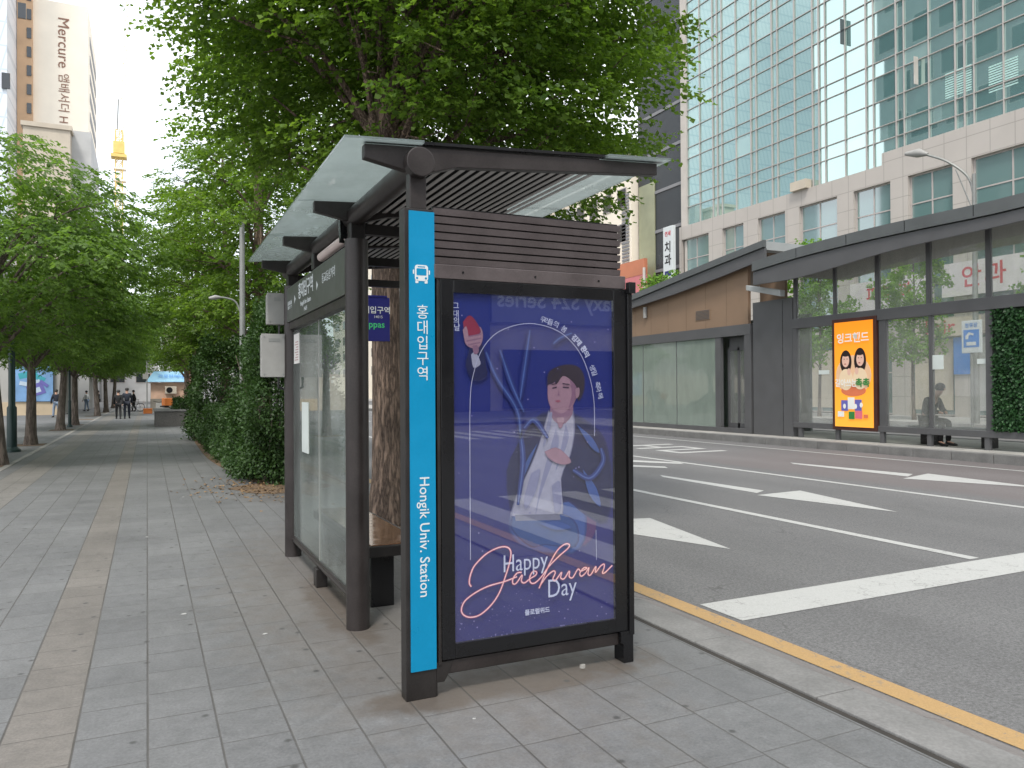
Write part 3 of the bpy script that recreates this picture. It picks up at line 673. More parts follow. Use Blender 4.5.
ink('lip2', [(552.5, 387.5), (557, 386.5), (557, 388), (552.5, 389)], 0)
ink('lip2', [(563, 386.5), (569, 387), (569, 388.5), (563, 388)], 0)
ink('shade', [(559, 390), (559.8, 395.5), (557.6, 396)], 0)
ink('lip', [(555, 400.8), (558.5, 400), (560.8, 401), (558, 402.4)])
ink('hair', [(549, 384), (551, 377), (556, 372), (561, 370), (558, 378), (553, 383)])
ink('shade', [(551, 409), (557, 413), (564, 413), (570, 408), (570, 415), (562, 421), (553, 416)])
ink('face', [(557, 418), (564, 418), (562, 427), (559, 427)])
ink('fold', [(531, 474), (540, 470), (536, 490), (527, 508), (524, 500)])
ink('fold', [(552, 486), (560, 482), (561, 508), (555, 512), (553, 498)])
ink('lip2', [(551.5, 384.2), (556.5, 383), (556.5, 384), (551.6, 385)], 0); ink('lip2', [(562.5, 383), (569.5, 384), (569.5, 385), (562.5, 384.2)], 0)
ink('face', [(575.5, 389), (579, 388), (579, 395), (576, 398)]); ink('fold', [(549, 414), (552, 414), (549, 432), (543, 446)]); ink('glow', [(577, 425), (592, 438), (599, 452), (590, 446)]); ink('glow', [(537, 444), (530, 462), (521, 482), (526, 462)])
ink('glow', [(583, 470), (596, 488), (600, 506), (589, 494)]); ink('glow', [(540, 524), (556, 521), (571, 527), (556, 530)])
ink('face', [(545, 452), (556, 448), (566, 455), (570, 462), (561, 464), (550, 459)])
ink('jacket', [(470, 349), (481, 344), (485, 362), (486, 376), (474, 380), (466, 366)])
ink('shirt', [(471, 355), (475, 352), (480, 362), (478, 366), (473, 367)])
ink('face', [(465, 334), (472, 328), (480, 328), (482, 338), (478, 347), (470, 347), (465, 342)])
ink('red', [(463, 322), (469, 316), (475, 321), (480, 332), (472, 335), (465, 334)])
for q in ((465.5, 336.5, 481, 333.5), (466, 340.5, 481, 337.5), (467.5, 344.3, 480, 341.8)): ink('shade', [(q[0], q[1]), (q[2], q[3]), (q[2], q[3]+1.4), (q[0], q[1]+1.4)], 0)
ink('face', [(462.5, 330), (466, 327), (468, 338), (464.5, 340)])
ink('shade', [(472, 346), (477, 345.5), (478, 352), (474, 354)])
mb.build('portrait', PAL, po)
# arch line, light streaks, sparkles
mb = MB(); P3 = lambda pts, yp: [np.array((at(px, py, y=yp)[0], yp, at(px, py, y=yp)[2])) for px, py in pts]
ribbon(mb, catmull(P3([(470.5, 560), (470, 470), (470.2, 400), (474, 372), (483, 348), (500, 331), (529, 323.5), (558, 331), (578, 350), (589, 375), (594, 402), (594.5, 436)], 3.842), 6), .0042, (0, -1, 0))
ribbon(mb, P3([(596, 530), (596.5, 560)], 3.842), .003, (0, -1, 0))
mb.build('arch_line', flat('arch white', srgb(190, 190, 215)), po)
mb = MB()
for st in ([(486, 352), (497, 378), (517, 410), (521, 440)], [(500, 350), (512, 385), (524, 412)], [(530, 330), (524, 372), (520, 400)], [(553, 344), (560, 338), (572, 333)], [(519, 425), (523, 460), (518, 505)], [(573, 470), (590, 478), (603, 462), (601, 448)], [(524, 428), (534, 420), (548, 438)]):
    for q_, (wd_, yy_) in enumerate(((.034, 3.8427), (.017, 3.8424), (.005, 3.8421))): mb.cur = q_; ribbon(mb, catmull(P3(st, yy_), 7), wd_, (0, -1, 0), None)
mb.build('light_streak', [flat('streak outer', srgb(42, 54, 122)), flat('streak mid', srgb(52, 72, 142)), flat('streak core', srgb(92, 116, 176))], po)
mb = MB(); rr = random.Random(3)
for k in range(180):
    px = rr.uniform(455, 612); py = rr.uniform(590, 642) if rr.random() < .55 else rr.uniform(300, 642)
    q = at(px, py, y=3.8415); s_ = rr.choice((.0015, .002, .002, .003, .0045)); z_ = min(max(q[2], .27), 2.11); x_ = min(max(q[0], 1.475), 2.455)
    mb.poly([(x_+s_*math.cos(t), 3.8415, z_+s_*math.sin(t)) for t in [i*1.0472 for i in range(6)]])
mb.build('sparkles', flat('sparkle', srgb(128, 122, 172), .4), po)['kind'] = 'stuff'
z8 = lambda pts: [(440+a/5.12, 520+b/5.12) for a, b in pts]
strokes = [[(160, 342), (150, 320), (158, 275), (180, 230), (235, 175), (295, 143), (340, 138), (362, 160), (358, 210), (338, 280), (305, 370), (262, 435), (205, 485), (155, 498), (120, 485), (110, 455), (130, 412), (185, 370), (250, 338), (330, 315), (395, 290)],
    [(418, 268), (395, 272), (374, 300), (374, 326), (392, 322), (420, 282), (417, 312), (432, 322), (462, 300), (490, 282), (494, 266), (476, 264), (460, 292), (464, 320), (486, 322), (520, 290), (560, 235), (615, 180), (655, 145), (662, 126), (640, 124), (604, 152), (566, 215), (532, 290), (507, 350)],
    [(512, 336), (545, 290), (578, 262), (590, 270), (578, 302), (592, 308), (622, 268), (618, 296), (636, 300), (662, 262), (662, 290), (680, 294), (706, 252), (722, 262), (752, 246), (735, 246), (716, 272), (724, 288), (746, 270), (762, 244), (758, 276), (772, 280), (798, 238), (796, 268), (822, 236), (840, 226), (840, 244), (832, 270), (846, 268), (882, 232)]]
mb = MB(); mb2 = MB()
for st in strokes:
    c = catmull([(a, b, 0) for a, b in z8(st)], 7); ribbon(mb2, P3([(q[0], q[1]) for q in c], 3.8412), .0125, (0, -1, 0)); ribbon(mb, P3([(q[0], q[1]) for q in c], 3.8404), .0058, (0, -1, 0))
mb2.build('script_glow', flat('neon rose', srgb(170, 72, 104), .4), po); mb.build('script_lettering', flat('neon pale', srgb(250, 205, 205), .6), po)
LT = flat('poster lettering', srgb(205, 208, 228), .4)
def ptext(s, px, py, hgt, **kw): q = at(px, py, y=3.84); return text(s, hgt, LT, (q[0], 3.8408, q[2]), (1, 0, kw.pop('tilt', 0)), (0, 0, 1), po, **kw)
ptext('Happy', 525.5, 562.5, .135, bold=-.0005, sx=.80, depth=.0004)
ptext('Day', 562, 588, .145, bold=-.0005, sx=.82, depth=.0004)
ptext('플로럴위드', 537.5, 611.5, .034, bold=.0008, depth=.0004)
arc = '우리들의 봄 김재환의 생일 축하해'
for k, ch in enumerate(arc):
    t = k/(len(arc)-1); c = catmull([(543, 320), (562, 328), (582, 347), (594, 373), (600, 396)], 10); i = t*(len(c)-1); a = c[int(i)]; b = c[min(len(c)-1, int(i)+2)]; a0 = c[max(0, int(i)-2)]
    q = at(a[0], a[1], y=3.84); dx, dz = (b[0]-a0[0]), -(b[1]-a0[1]); text(ch, .04, LT, (q[0], 3.8409, q[2]), (dx, 0, dz), (-dz, 0, dx), po, bold=.001 if 7 <= k <= 10 else 0, depth=.0003)
for k, (px, py, s_) in enumerate(((456, 306, '그'), (456, 314, '대'), (456.5, 321, '의'), (457, 328, '날'))): ptext(s_, px, py, .04, depth=.0003)
# glass wall to the pavement, rails, name band
for a, b in ((5.275, 6.45), (6.458, 7.67)): MB().box(1.280, 1.290, a, b, .20, 2.23).build('wall_glass', M['glass_wall'], sh)
MB().tube([(1.285, 5.26, .17), (1.285, 7.68, .17)], .026, 14).build('wall_rail', M['frame'], sh, smooth=True)
MB().box(1.268, 1.302, 5.27, 7.67, .185, .205).build('glass_channel', M['frame'], sh)
MB().box(1.279, 1.292, 6.447, 6.461, .2, 2.23).build('glass_joint', M['greybox'], sh)
MB().box(1.24, 1.33, 6.38, 6.50, 0, .15).build('rail_foot', M['frame_side'], sh, bevel=.006)
bd = MB().box(1.225, 1.32, 5.28, 7.85, 2.26, 2.585).build('name_band', M['band'], sh, bevel=.006)
MB().box(1.24, 1.31, 5.27, 7.66, 2.19, 2.255).build('band_rail', M['frame'], sh)
BX = 1.2235; rt, up = (0, -1, 0), (0, 0, 1)
text('홍대입구역', .15, M['white'], (BX, 6.72, 2.475), rt, up, bd, bold=.002)
text('Hongik Univ. Station', .058, M['white'], (BX, 6.72, 2.365), rt, up, bd); text('14-015', .052, M['white'], (BX, 6.72, 2.305), rt, up, bd)
text('합정역', .085, M['white'], (BX, 7.52, 2.41), rt, up, bd); text('동교동삼거리', .085, M['white'], (BX, 5.80, 2.46), rt, up, bd)
mb = MB()
for yc in (7.24, 6.22): mb.poly([(BX, yc+.025, 2.40), (BX, yc+.025, 2.48), (BX, yc-.035, 2.44)])
mb.build('arrow', M['white'], bd)
ln = MB().tube([(1.255, 5.3, 2.66), (1.255, 6.2, 2.66)], .035, 14).build('tube_lamp', pm('pinkish lamp tube', (.62, .5, .47), .4, 0, .05, 4), sh, smooth=True)
MB().prism([(5.33, 2.62), (5.36, 2.76), (5.31, 2.79), (5.28, 2.66)], 0, 1.20, 1.245).build('lamp_clip', M['black'], sh)
for zz, hh, ww in ((1.95, .34, .25), (1.4, .4, .22)): pass
nt_ = MB().box(1.2745, 1.2795, 7.33, 7.6, 1.86, 2.14).build('notice', pm('paper notice', (.62, .6, .58), .7, 0, .06, 6), sh)
mb = MB()
for k in range(8): mb.box(1.2735, 1.2744, 7.37, 7.55-(k % 3)*.03, 1.89+k*.024, 1.898+k*.024)
mb.build('notice_lines', pm('notice print', (.35, .18, .18), .7), nt_)
MB().box(1.2745, 1.2795, 6.9, 7.2, 1.05, 1.5).build('notice', pm('faded notice', (.5, .54, .52), .7, 0, .06, 6), sh)
# side crossbars under the ceiling
for yy in (5.19, 6.47, 7.75): MB().box(1.34, 2.42, yy-.03, yy+.03, 2.66, 2.73).build('cross_bar', M['frame_side'], sh)

# boxes on the rear post
def wallbox(name, label, x0, x1, y0, y1, z0, z1):
    t = thing(name, label, 'equipment box', ((x0+x1)/2, (y0+y1)/2, z0))
    MB().box(x0, x1, y0, y1, z0, z1).build('housing', M['greybox'], t, bevel=.012); MB().box(x0-.008, x1+.008, y0-.012, y0-.001, z0-.004, z1+.004).build('cover', M['greybox'], t, bevel=.005)
    mb = MB()
    for sx_ in (x0+.02, x1-.02):
        for sz in (z0+.025, z1-.025): mb.tube([(sx_, y0-.016, sz), (sx_, y0-.012, sz)], .007, 8)
    mb.build('screws', M['pole'], t); MB().box(x0+.06, x1-.05, y0-.0155, y0-.0125, z1-.07, z1-.04).build('latch', M['pole'], t)
    MB().tube([(x1-.05, y0+.08, z0), (x1-.05, y0+.08, z0-.1), (x1+.06, y0+.06, z0-.15)], .012, 8).build('cable', M['black'], t)
    return t
wallbox('junction_box', 'upper grey equipment box at the rear end of the shelter name band', 1.07, 1.24, 7.87, 8.02, 2.26, 2.56)
wallbox('meter_cabinet', 'lower pale grey cabinet hung on the rear post of the shelter', 1.0, 1.215, 7.75, 7.90, 1.74, 2.15)
# bench
bn = thing('bench', 'low bench with polished brown top and black boxy legs inside the shelter', 'bench', (1.63, 6.7, 0))
MB().box(1.44, 1.90, 5.52, 7.55, .385, .465).build('seat_frame', M['frame_side'], bn, bevel=.01)
MB().box(1.475, 1.865, 5.555, 7.515, .4655, .472).build('seat_top', M['bench_top'], bn)
for yy in (5.62, 7.1): MB().box(1.49, 1.665, yy, yy+.32, 0, .384).build('leg', M['black'], bn, bevel=.006)
# navy stop flag behind
fl = thing('stop_flag', 'navy blue bus stop flag sign seen between the shelter post and the ginkgo trunk', 'bus stop sign', (1.98, 8.3, 0))
MB().tube([(1.96, 8.3, 0), (1.96, 8.3, 2.75)], .03, 12).build('pole', M['frame'], fl, smooth=True)
pl = MB().box(1.97, 2.42, 8.285, 8.315, 2.14, 2.62).build('plate', M['navysign'], fl, bevel=.004)
mb = MB()
mb.box(2.03, 2.39, 8.28, 8.32, 2.62, 2.64)
mb.build('plate_clip', M['navysign'], pl)
text('홍대입구역', .085, M['white'], (2.235, 8.283, 2.475), (1, 0, 0), (0, 0, 1), pl, bold=.001); text('14015', .04, M['white'], (2.29, 8.283, 2.405), (1, 0, 0), (0, 0, 1), pl); text('hoppas', .1, M['greentext'], (2.22, 8.283, 2.32), (1, 0, 0), (0, 0, 1), pl, bold=.001)

# ------------------------------------------------------------------ median station shelters
st = thing('station_shelter', 'nearer median station shelter with arched dark roof, tall glass wall and orange screen', 'station shelter', (18, 12, .1))
fx = 17.3
top = [at(px, py, x=fx)[1:] for px, py in ((753, 262), (800, 247), (860, 231), (920, 217), (1024, 193))]
bot = [at(px, py, x=fx)[1:] for px, py in ((753, 285), (800, 277), (882, 253), (940, 239), (1024, 220))]
top += [(8.0, 6.05), (4.0, 5.95), (0.0, 5.6)]; bot += [(8.0, 5.42), (4.0, 5.3), (0.0, 4.9)]
def zb(y): ys = sorted(bot, key=lambda q: q[0]); return float(np.interp(y, [q[0] for q in ys], [q[1] for q in ys]))
def zt(y): ys = sorted(top, key=lambda q: q[0]); return float(np.interp(y, [q[0] for q in ys], [q[1] for q in ys]))
ct = [(float(q[0]), float(q[1])) for q in catmull([(q[0], q[1], 0) for q in top], 4)]; cb = [(float(q[0]), float(q[1])) for q in catmull([(q[0], q[1], 0) for q in bot], 4)]
MB().prism([(q[0], q[1]) for q in ct]+[(q[0], q[1]-.30) for q in ct[::-1]], 0, fx-.05, fx+.05).build('roof_fascia', M['fargrey2'], st)
MB().prism([(q[0], q[1]-.33) for q in ct]+[(q[0], q[1]+.0) for q in cb[::-1]], 0, fx, fx+.09).build('roof_fascia', M['fargrey'], st)
MB().prism([(q[0], q[1]-.04) for q in ct]+[(q[0], q[1]-.32) for q in ct[::-1]], 0, fx+.051, 21.3).build('roof', M['fargrey2'], st)
MB().prism([(q[0], q[1]-.325) for q in ct]+[(q[0], q[1]-.36) for q in ct[::-1]], 0, fx+.1, 21.25).build('soffit', M['soffit'], st)
mb = MB()
for y in (17.0, 15.2, 13.4, 11.6, 9.8): mb.box(fx-.054, fx-.0505, y-.008, y+.008, zt(y)-.28, zt(y)-.02)
mb.build('fascia_joints', M['black'], st)
yc = [17.78, 14.83, 13.3, 11.75, 10.1, 8.4, 6.6, 4.8, 3.0]
for y in yc: MB().box(17.97, 18.07, y-.055, y+.055, 3.72, zt(y)-.37).build('window_post', M['fargrey'], st)
for y in (16.28,): MB().box(17.98, 18.06, y-.045, y+.045, 3.72, zt(y)-.37).build('window_post', M['fargrey'], st)
ally = sorted(yc+[16.28], reverse=True)
for a, b in zip(ally[:-1], ally[1:]): MB().prism([(b+.06, 3.73), (a-.06, 3.73), (a-.06, zt(a)-.365), (b+.06, zt(b)-.365)], 0, 18.015, 18.025).build('upper_glass', M['glass_far'], st)
MB().box(17.93, 18.10, 2.5, 17.85, 3.42, 3.72).build('transom', M['fargrey'], st, bevel=.01)
MB().box(17.94, 18.09, 2.5, 17.85, .40, .56).build('bottom_rail', M['fargrey'], st, bevel=.01)
for y in (17.6, 16.2, 14.7, 13.3, 11.8, 10.1, 8.4): MB().box(17.96, 18.06, y-.06, y+.06, .1, .40).build('rail_foot', M['fargrey'], st)
for y, w in ((17.78, .16), (14.66, .20), (13.25, .07), (11.73, .16), (8.0, .16), (4.0, .16)): MB().box(17.955, 18.085, y-w/2, y+w/2, .561, 3.419).build('wall_post', M['fargrey'], st)
for a, b in ((17.69, 16.35), (14.55, 13.29), (13.21, 11.82), (7.9, 4.1)): MB().box(18.015, 18.027, b, a, .565, 3.415).build('lower_glass', M['glass_far'], st)
gp = MB().box(18.0, 18.1, 8.09, 11.64, .565, 3.415).build('ivy_panel', pm('ivy backing', (.012, .03, .012), .9), st)
rng = np.random.default_rng(5); n = 9000
P = np.stack([np.full(n, 17.99)-rng.uniform(0, .07, n), rng.uniform(8.1, 11.63, n), rng.uniform(.58, 3.4, n)], 1)
lf = leafsheet('ivy_leaves', P, rng.normal(size=(n, 3))*.6+np.array([-.4, 0, -.5]), rng.normal(size=(n, 3))*.5+np.array([-1, 0, .3]), np.full(n, .085), np.full(n, .065), .5, M['leaf5']); put(lf, gp)
# screen with the orange advert
def screenmat():
    k = NT('orange screen'); sx = k.n('SeparateXYZ'); k.l(k.pos(), sx.inputs[0])
    f = k.rng(sx.outputs[2], .5, 3.4, 0, 1); c = k.mix(f, srgb(236, 160, 56), srgb(232, 136, 30))
    k.l(c, k.b.inputs['Base Color']); k.l(c, k.b.inputs['Emission Color']); k.b.inputs['Emission Strength'].default_value = .30; k.b.inputs['Roughness'].default_value = .3
    return k.m
MB().box(17.90, 18.10, 14.80, 16.30, .40, 3.56).build('screen_case', pm('screen case', (.06, .02, .015), .4), st, bevel=.01)
scn = MB().box(17.885, 17.899, 14.90, 16.20, .50, 3.46).build('screen', screenmat(), st)
SX = 17.882
emi = lambda n, c: pm('screen '+n, tuple(q*.62 for q in c), .4, 0, .03, 5, emit=.18)
sk = dict(disc=emi('disc', srgb(250, 205, 165)), face=emi('face', srgb(245, 200, 180)), hair=emi('hair', srgb(40, 26, 26)), robe=emi('robe', srgb(252, 226, 190)), lip=emi('lip', srgb(190, 70, 70)), pk=emi('pink', srgb(240, 120, 140)), bl=emi('violet', srgb(110, 110, 190)), wh=emi('white', srgb(250, 250, 245)), gr=emi('green', srgb(60, 140, 70)), og=emi('deep orange', srgb(235, 130, 90)))
ks = list(sk); mb = MB(); lay = [0]
def ell(name, y, z, ry, rz, n=28, cut=None):
    lay[0] += 1; mb.cur = ks.index(name); mb.poly([(SX-.0009*lay[0], y-ry*math.cos(t), z+rz*math.sin(t)) for t in [6.2832*i/n for i in range(n)]])
def quad(name, y0, y1, z0, z1):
    lay[0] += 1; mb.cur = ks.index(name); x = SX-.0009*lay[0]; mb.poly([(x, y0, z0), (x, y1, z0), (x, y1, z1), (x, y0, z1)])
yc0 = 15.55
ell('disc', yc0, 1.95, .60, .56); ell('og', yc0, 1.52, .42, .16)
for d, zc, tall in ((.25, 2.38, .33), (-.24, 2.40, .36)):
    ell('hair', yc0+d, zc-.05, .20, tall); ell('robe', yc0+d, zc-.55, .24, .30); ell('face', yc0+d*1.02, zc-.01, .125, .19); ell('hair', yc0+d+.0, zc+.17, .14, .07)
    ell('lip', yc0+d+.02, zc-.11, .035, .014)
    for e in (-.05, .05): ell('hair', yc0+d+e, zc+.03, .022, .010)
    ell('face', yc0+d*.55, zc-.33, .06, .10)
quad('bl', 15.72, 15.96, .95, 1.25); quad('wh', 15.50, 15.73, 1.0, 1.33); quad('bl', 15.26, 15.49, .95, 1.27); quad('wh', 15.86, 16.08, .78, .93); quad('gr', 15.5, 15.70, .72, .93); quad('pk', 15.24, 15.48, .74, .96); quad('og', 15.05, 15.2, .76, .86)
for k in range(4): ell('wh', 15.84-.19*k, 1.12 if k % 2 else 1.08, .05, .07)
mb.build('screen_picture', list(sk.values()), scn)
r2, u2 = (0, -1, 0), (0, 0, 1)
text('잉크핸드', .30, sk['wh'], (17.86, 15.55, 2.98), r2, u2, scn, bold=.006)
text('갈아쓰는', .24, sk['wh'], (17.855, 15.78, 1.72), r2, u2, scn, bold=.005, sx=.85); text('촉촉', .26, sk['gr'], (17.855, 15.22, 1.72), r2, u2, scn, bold=.008)
for y, z, yy in ((16.75, 2.0, .28), (13.15, 2.05, .26), (11.95, 2.15, .2)):
    MB().box(18.0, 18.012, y-yy/2-.1, y+yy/2, z, z+(.12 if y != 13.15 else .36)).build('glass_sticker', pm('pale sticker', (.55, .6, .58), .6, 0, .05, 4), st)
# solid end wall and drain beam between the two shelters
MB().box(17.99, 18.2, 17.9, 19.62, .1, 4.4).build('end_wall', M['fargrey'], st)
MB().box(17.985, 17.9885, 18.3, 18.312, .15, 4.35).build('wall_joint', M['black'], st)
MB().prism([(19.5, 4.95), (19.5, 4.78), (18.0, 4.42), (18.0, 4.62)], 0, 17.6, 17.8).build('drain_beam', M['fargrey3'], st, bevel=.02)
# far wooden shelter
sf2 = thing('station_shelter', 'farther median station shelter with tan wooden front and rising flat roof', 'station shelter', (18, 25, .1))
fx2 = 17.75
ft = [tuple(at(px, py, x=fx2)[1:]) for px, py in ((764.7, 240), (720, 258), (672, 278), (624, 298.5))]; fb = [tuple(at(px, py, x=fx2)[1:]) for px, py in ((764.7, 258.7), (720, 277), (672, 295), (626, 310))]
ft += [(34, 4.65), (42, 4.4)]; fb += [(34, 4.15), (42, 3.95)]
fz = lambda y: float(np.interp(y, [q[0] for q in fb], [q[1] for q in fb])); fz2 = lambda y: float(np.interp(y, [q[0] for q in ft], [q[1] for q in ft]))
MB().prism([(q[0], q[1]) for q in ft]+[(q[0], q[1]-.22) for q in ft[::-1]], 0, fx2-.06, fx2+.06).build('roof_fascia', M['fargrey2'], sf2)
MB().prism([(q[0], q[1]-.25) for q in ft]+[(q[0], q[1]) for q in fb[::-1]], 0, fx2, fx2+.08).build('roof_fascia', M['fargrey'], sf2)
e0 = ft[0][0]
MB().prism([(q[0]+(.02 if i == 0 else 0), q[1]-.03) for i, q in enumerate(ft)]+[(q[0]+(.02 if i == 0 else 0), q[1]-.30) for i, q in list(enumerate(ft))[::-1]], 0, fx2+.062, 21.4).build('roof', M['fargrey3'], sf2)
MB().prism([(q[0]+.3, q[1]-.31) for q in ft]+[(q[0]+.3, q[1]-.35) for q in ft[::-1]], 0, fx2+.09, 21.3).build('soffit', M['wood'], sf2)
ys = [19.85, 22, 24, 26, 28, 31, 34, 38]
MB().prism([(y, 3.74) for y in ys]+[(y, fz(y)+.25) for y in ys[::-1]], 0, 18.0, 18.12).build('wood_front', M['wood'], sf2)
mb = MB()
for y in (20.9, 22.0, 23.1, 24.2, 25.3, 26.4, 27.5, 28.6, 29.7, 30.8): mb.box(17.994, 17.999, y-.006, y+.006, 3.75, fz(y)+.2)
mb.build('wood_joints', pm('wood joint', (.19, .13, .09), .8), sf2)
MB().prism([(18.7, 4.5), (19.83, 4.42), (19.83, fz(19.83)+.2), (18.7, fz(18.7)+.2)], 0, 18.5, 18.6).build('wood_return', M['wood'], sf2)
MB().box(17.96, 18.14, 19.7, 38, 3.38, 3.735).build('lintel', M['fargrey'], sf2)
MB().box(17.96, 18.14, 19.7, 38, .1, .26).build('sill', M['fargrey'], sf2)
for a, b in ((25.9, 29.2), (23.73, 25.87), (21.5, 23.7), (29.24, 33), (33.04, 37.9)): MB().box(18.02, 18.034, a, b, .262, 3.378).build('glass_panel', M['glass_green'], sf2)
for y in (25.885, 23.715, 29.22): MB().box(18.01, 18.05, y-.012, y+.012, .262, 3.378).build('glass_joint', M['fargrey'], sf2)
MB().box(17.98, 18.1, 21.2, 21.48, .262, 3.378).build('door_post', M['fargrey'], sf2); MB().box(17.97, 18.11, 19.7, 20.02, .262, 3.378).build('door_post', M['fargrey'], sf2)
dr = MB().box(18.25, 18.32, 20.06, 20.16, .2, 3.0).box(18.25, 18.32, 21.05, 21.15, .2, 3.0).box(18.25, 18.32, 20.56, 20.66, .2, 3.0).box(18.25, 18.32, 20.161, 21.049, 2.9, 3.35).box(18.25, 18.32, 20.161, 21.049, .2, .42).build('door', M['fargrey'], sf2)
MB().box(18.28, 18.29, 20.16, 21.05, .42, 2.9).build('door_glass', M['glass_far'], dr)
MB().box(20.9, 21.0, 20, 38, .1, 4.2).build('rear_wall', pm('dim rear wall', (.15, .165, .155), .6, 0, .2, .8), sf2)
vt = MB().box(17.985, 17.999, 21.75, 22.55, 4.05, 4.42)
vt.build('vent', M['wood'], sf2)
mb = MB()
for k in range(7): mb.box(17.975, 17.984, 21.78, 22.52, 4.08+k*.048, 4.10+k*.048)
mb.build('vent_slats', M['fargrey'], sf2)
MB().tube([(17.93, 25.6, 4.42), (17.93, 25.6, 4.85)], .08, 12).build('wall_lamp', M['greybox'], sf2, smooth=True)
# bench and route sign inside the nearer shelter
bq = thing('station_bench', 'dark metal bench inside the glass station under the seated person', 'bench', (18.7, 12.9, .1))
MB().box(18.45, 18.9, 11.9, 14.3, .50, .58).build('seat', M['fargrey'], bq); MB().box(18.5, 18.85, 13.55, 13.95, .1, .499).build('leg', M['black'], bq); MB().box(18.5, 18.85, 12.1, 12.3, .1, .499).build('leg', M['black'], bq)
qs = at(971, 337, x=30.4); ry, rz = float(qs[1]), float(qs[2])
rs = thing('route_sign', 'white and blue bus pictogram sign on a pole, seen through the station glass', 'sign', (30.5, ry, 0))
MB().tube([(30.5, ry+.05, -.1), (30.5, ry+.05, rz-.5)], .06, 10).build('pole', M['pole'], rs)
bdp = MB().box(30.42, 30.5, ry-.42, ry+.42, rz-.65, rz+.68).build('board', M['white'], rs, bevel=.02)
MB().box(30.412, 30.418, ry-.33, ry+.33, rz-.42, rz+.30).build('blue_field', M['bluesign'], bdp)
P2 = lambda pts: [(ry+a, rz+b) for a, b in pts]
mb = MB(); mb.prism(P2([(-.2, -.34), (.2, -.34), (.2, -.2), (-.2, -.2)]), 0, 30.404, 30.41); mb.prism(P2([(.24, -.08), (.24, .06), (.1, .2), (-.1, .14), (-.1, .06), (.06, .1), (.12, .02), (.12, -.08)]), 0, 30.404, 30.41); mb.build('pictogram', M['white'], bdp)
text('정류장', .2, M['bluesign'], (30.41, ry, rz+.47), r2, u2, bdp, bold=.003)

# ------------------------------------------------------------------ people
def skin(name, verts, edges, radii, mat, parent, sub=1):
    me = bpy.data.meshes.new(name); me.from_pydata(verts, edges, []); o = bpy.data.objects.new(name, me); COL.objects.link(o)
    m = o.modifiers.new('s', 'SKIN'); m.use_smooth_shade = True; sv = me.skin_vertices[0].data
    for i, r_ in enumerate(radii): sv[i].radius = (r_, r_) if not isinstance(r_, tuple) else r_; sv[i].use_root = (i == 0)
    s2 = o.modifiers.new('u', 'SUBSURF'); s2.levels = s2.render_levels = sub
    dg = bpy.context.evaluated_depsgraph_get(); m2 = bpy.data.meshes.new_from_object(o.evaluated_get(dg), depsgraph=dg); bpy.data.objects.remove(o)
    m2.name = name; m2.materials.clear(); m2.materials.append(mat); m2.polygons.foreach_set('use_smooth', [True]*len(m2.polygons))
    o = bpy.data.objects.new(name, m2); COL.objects.link(o); o.parent = parent; return o
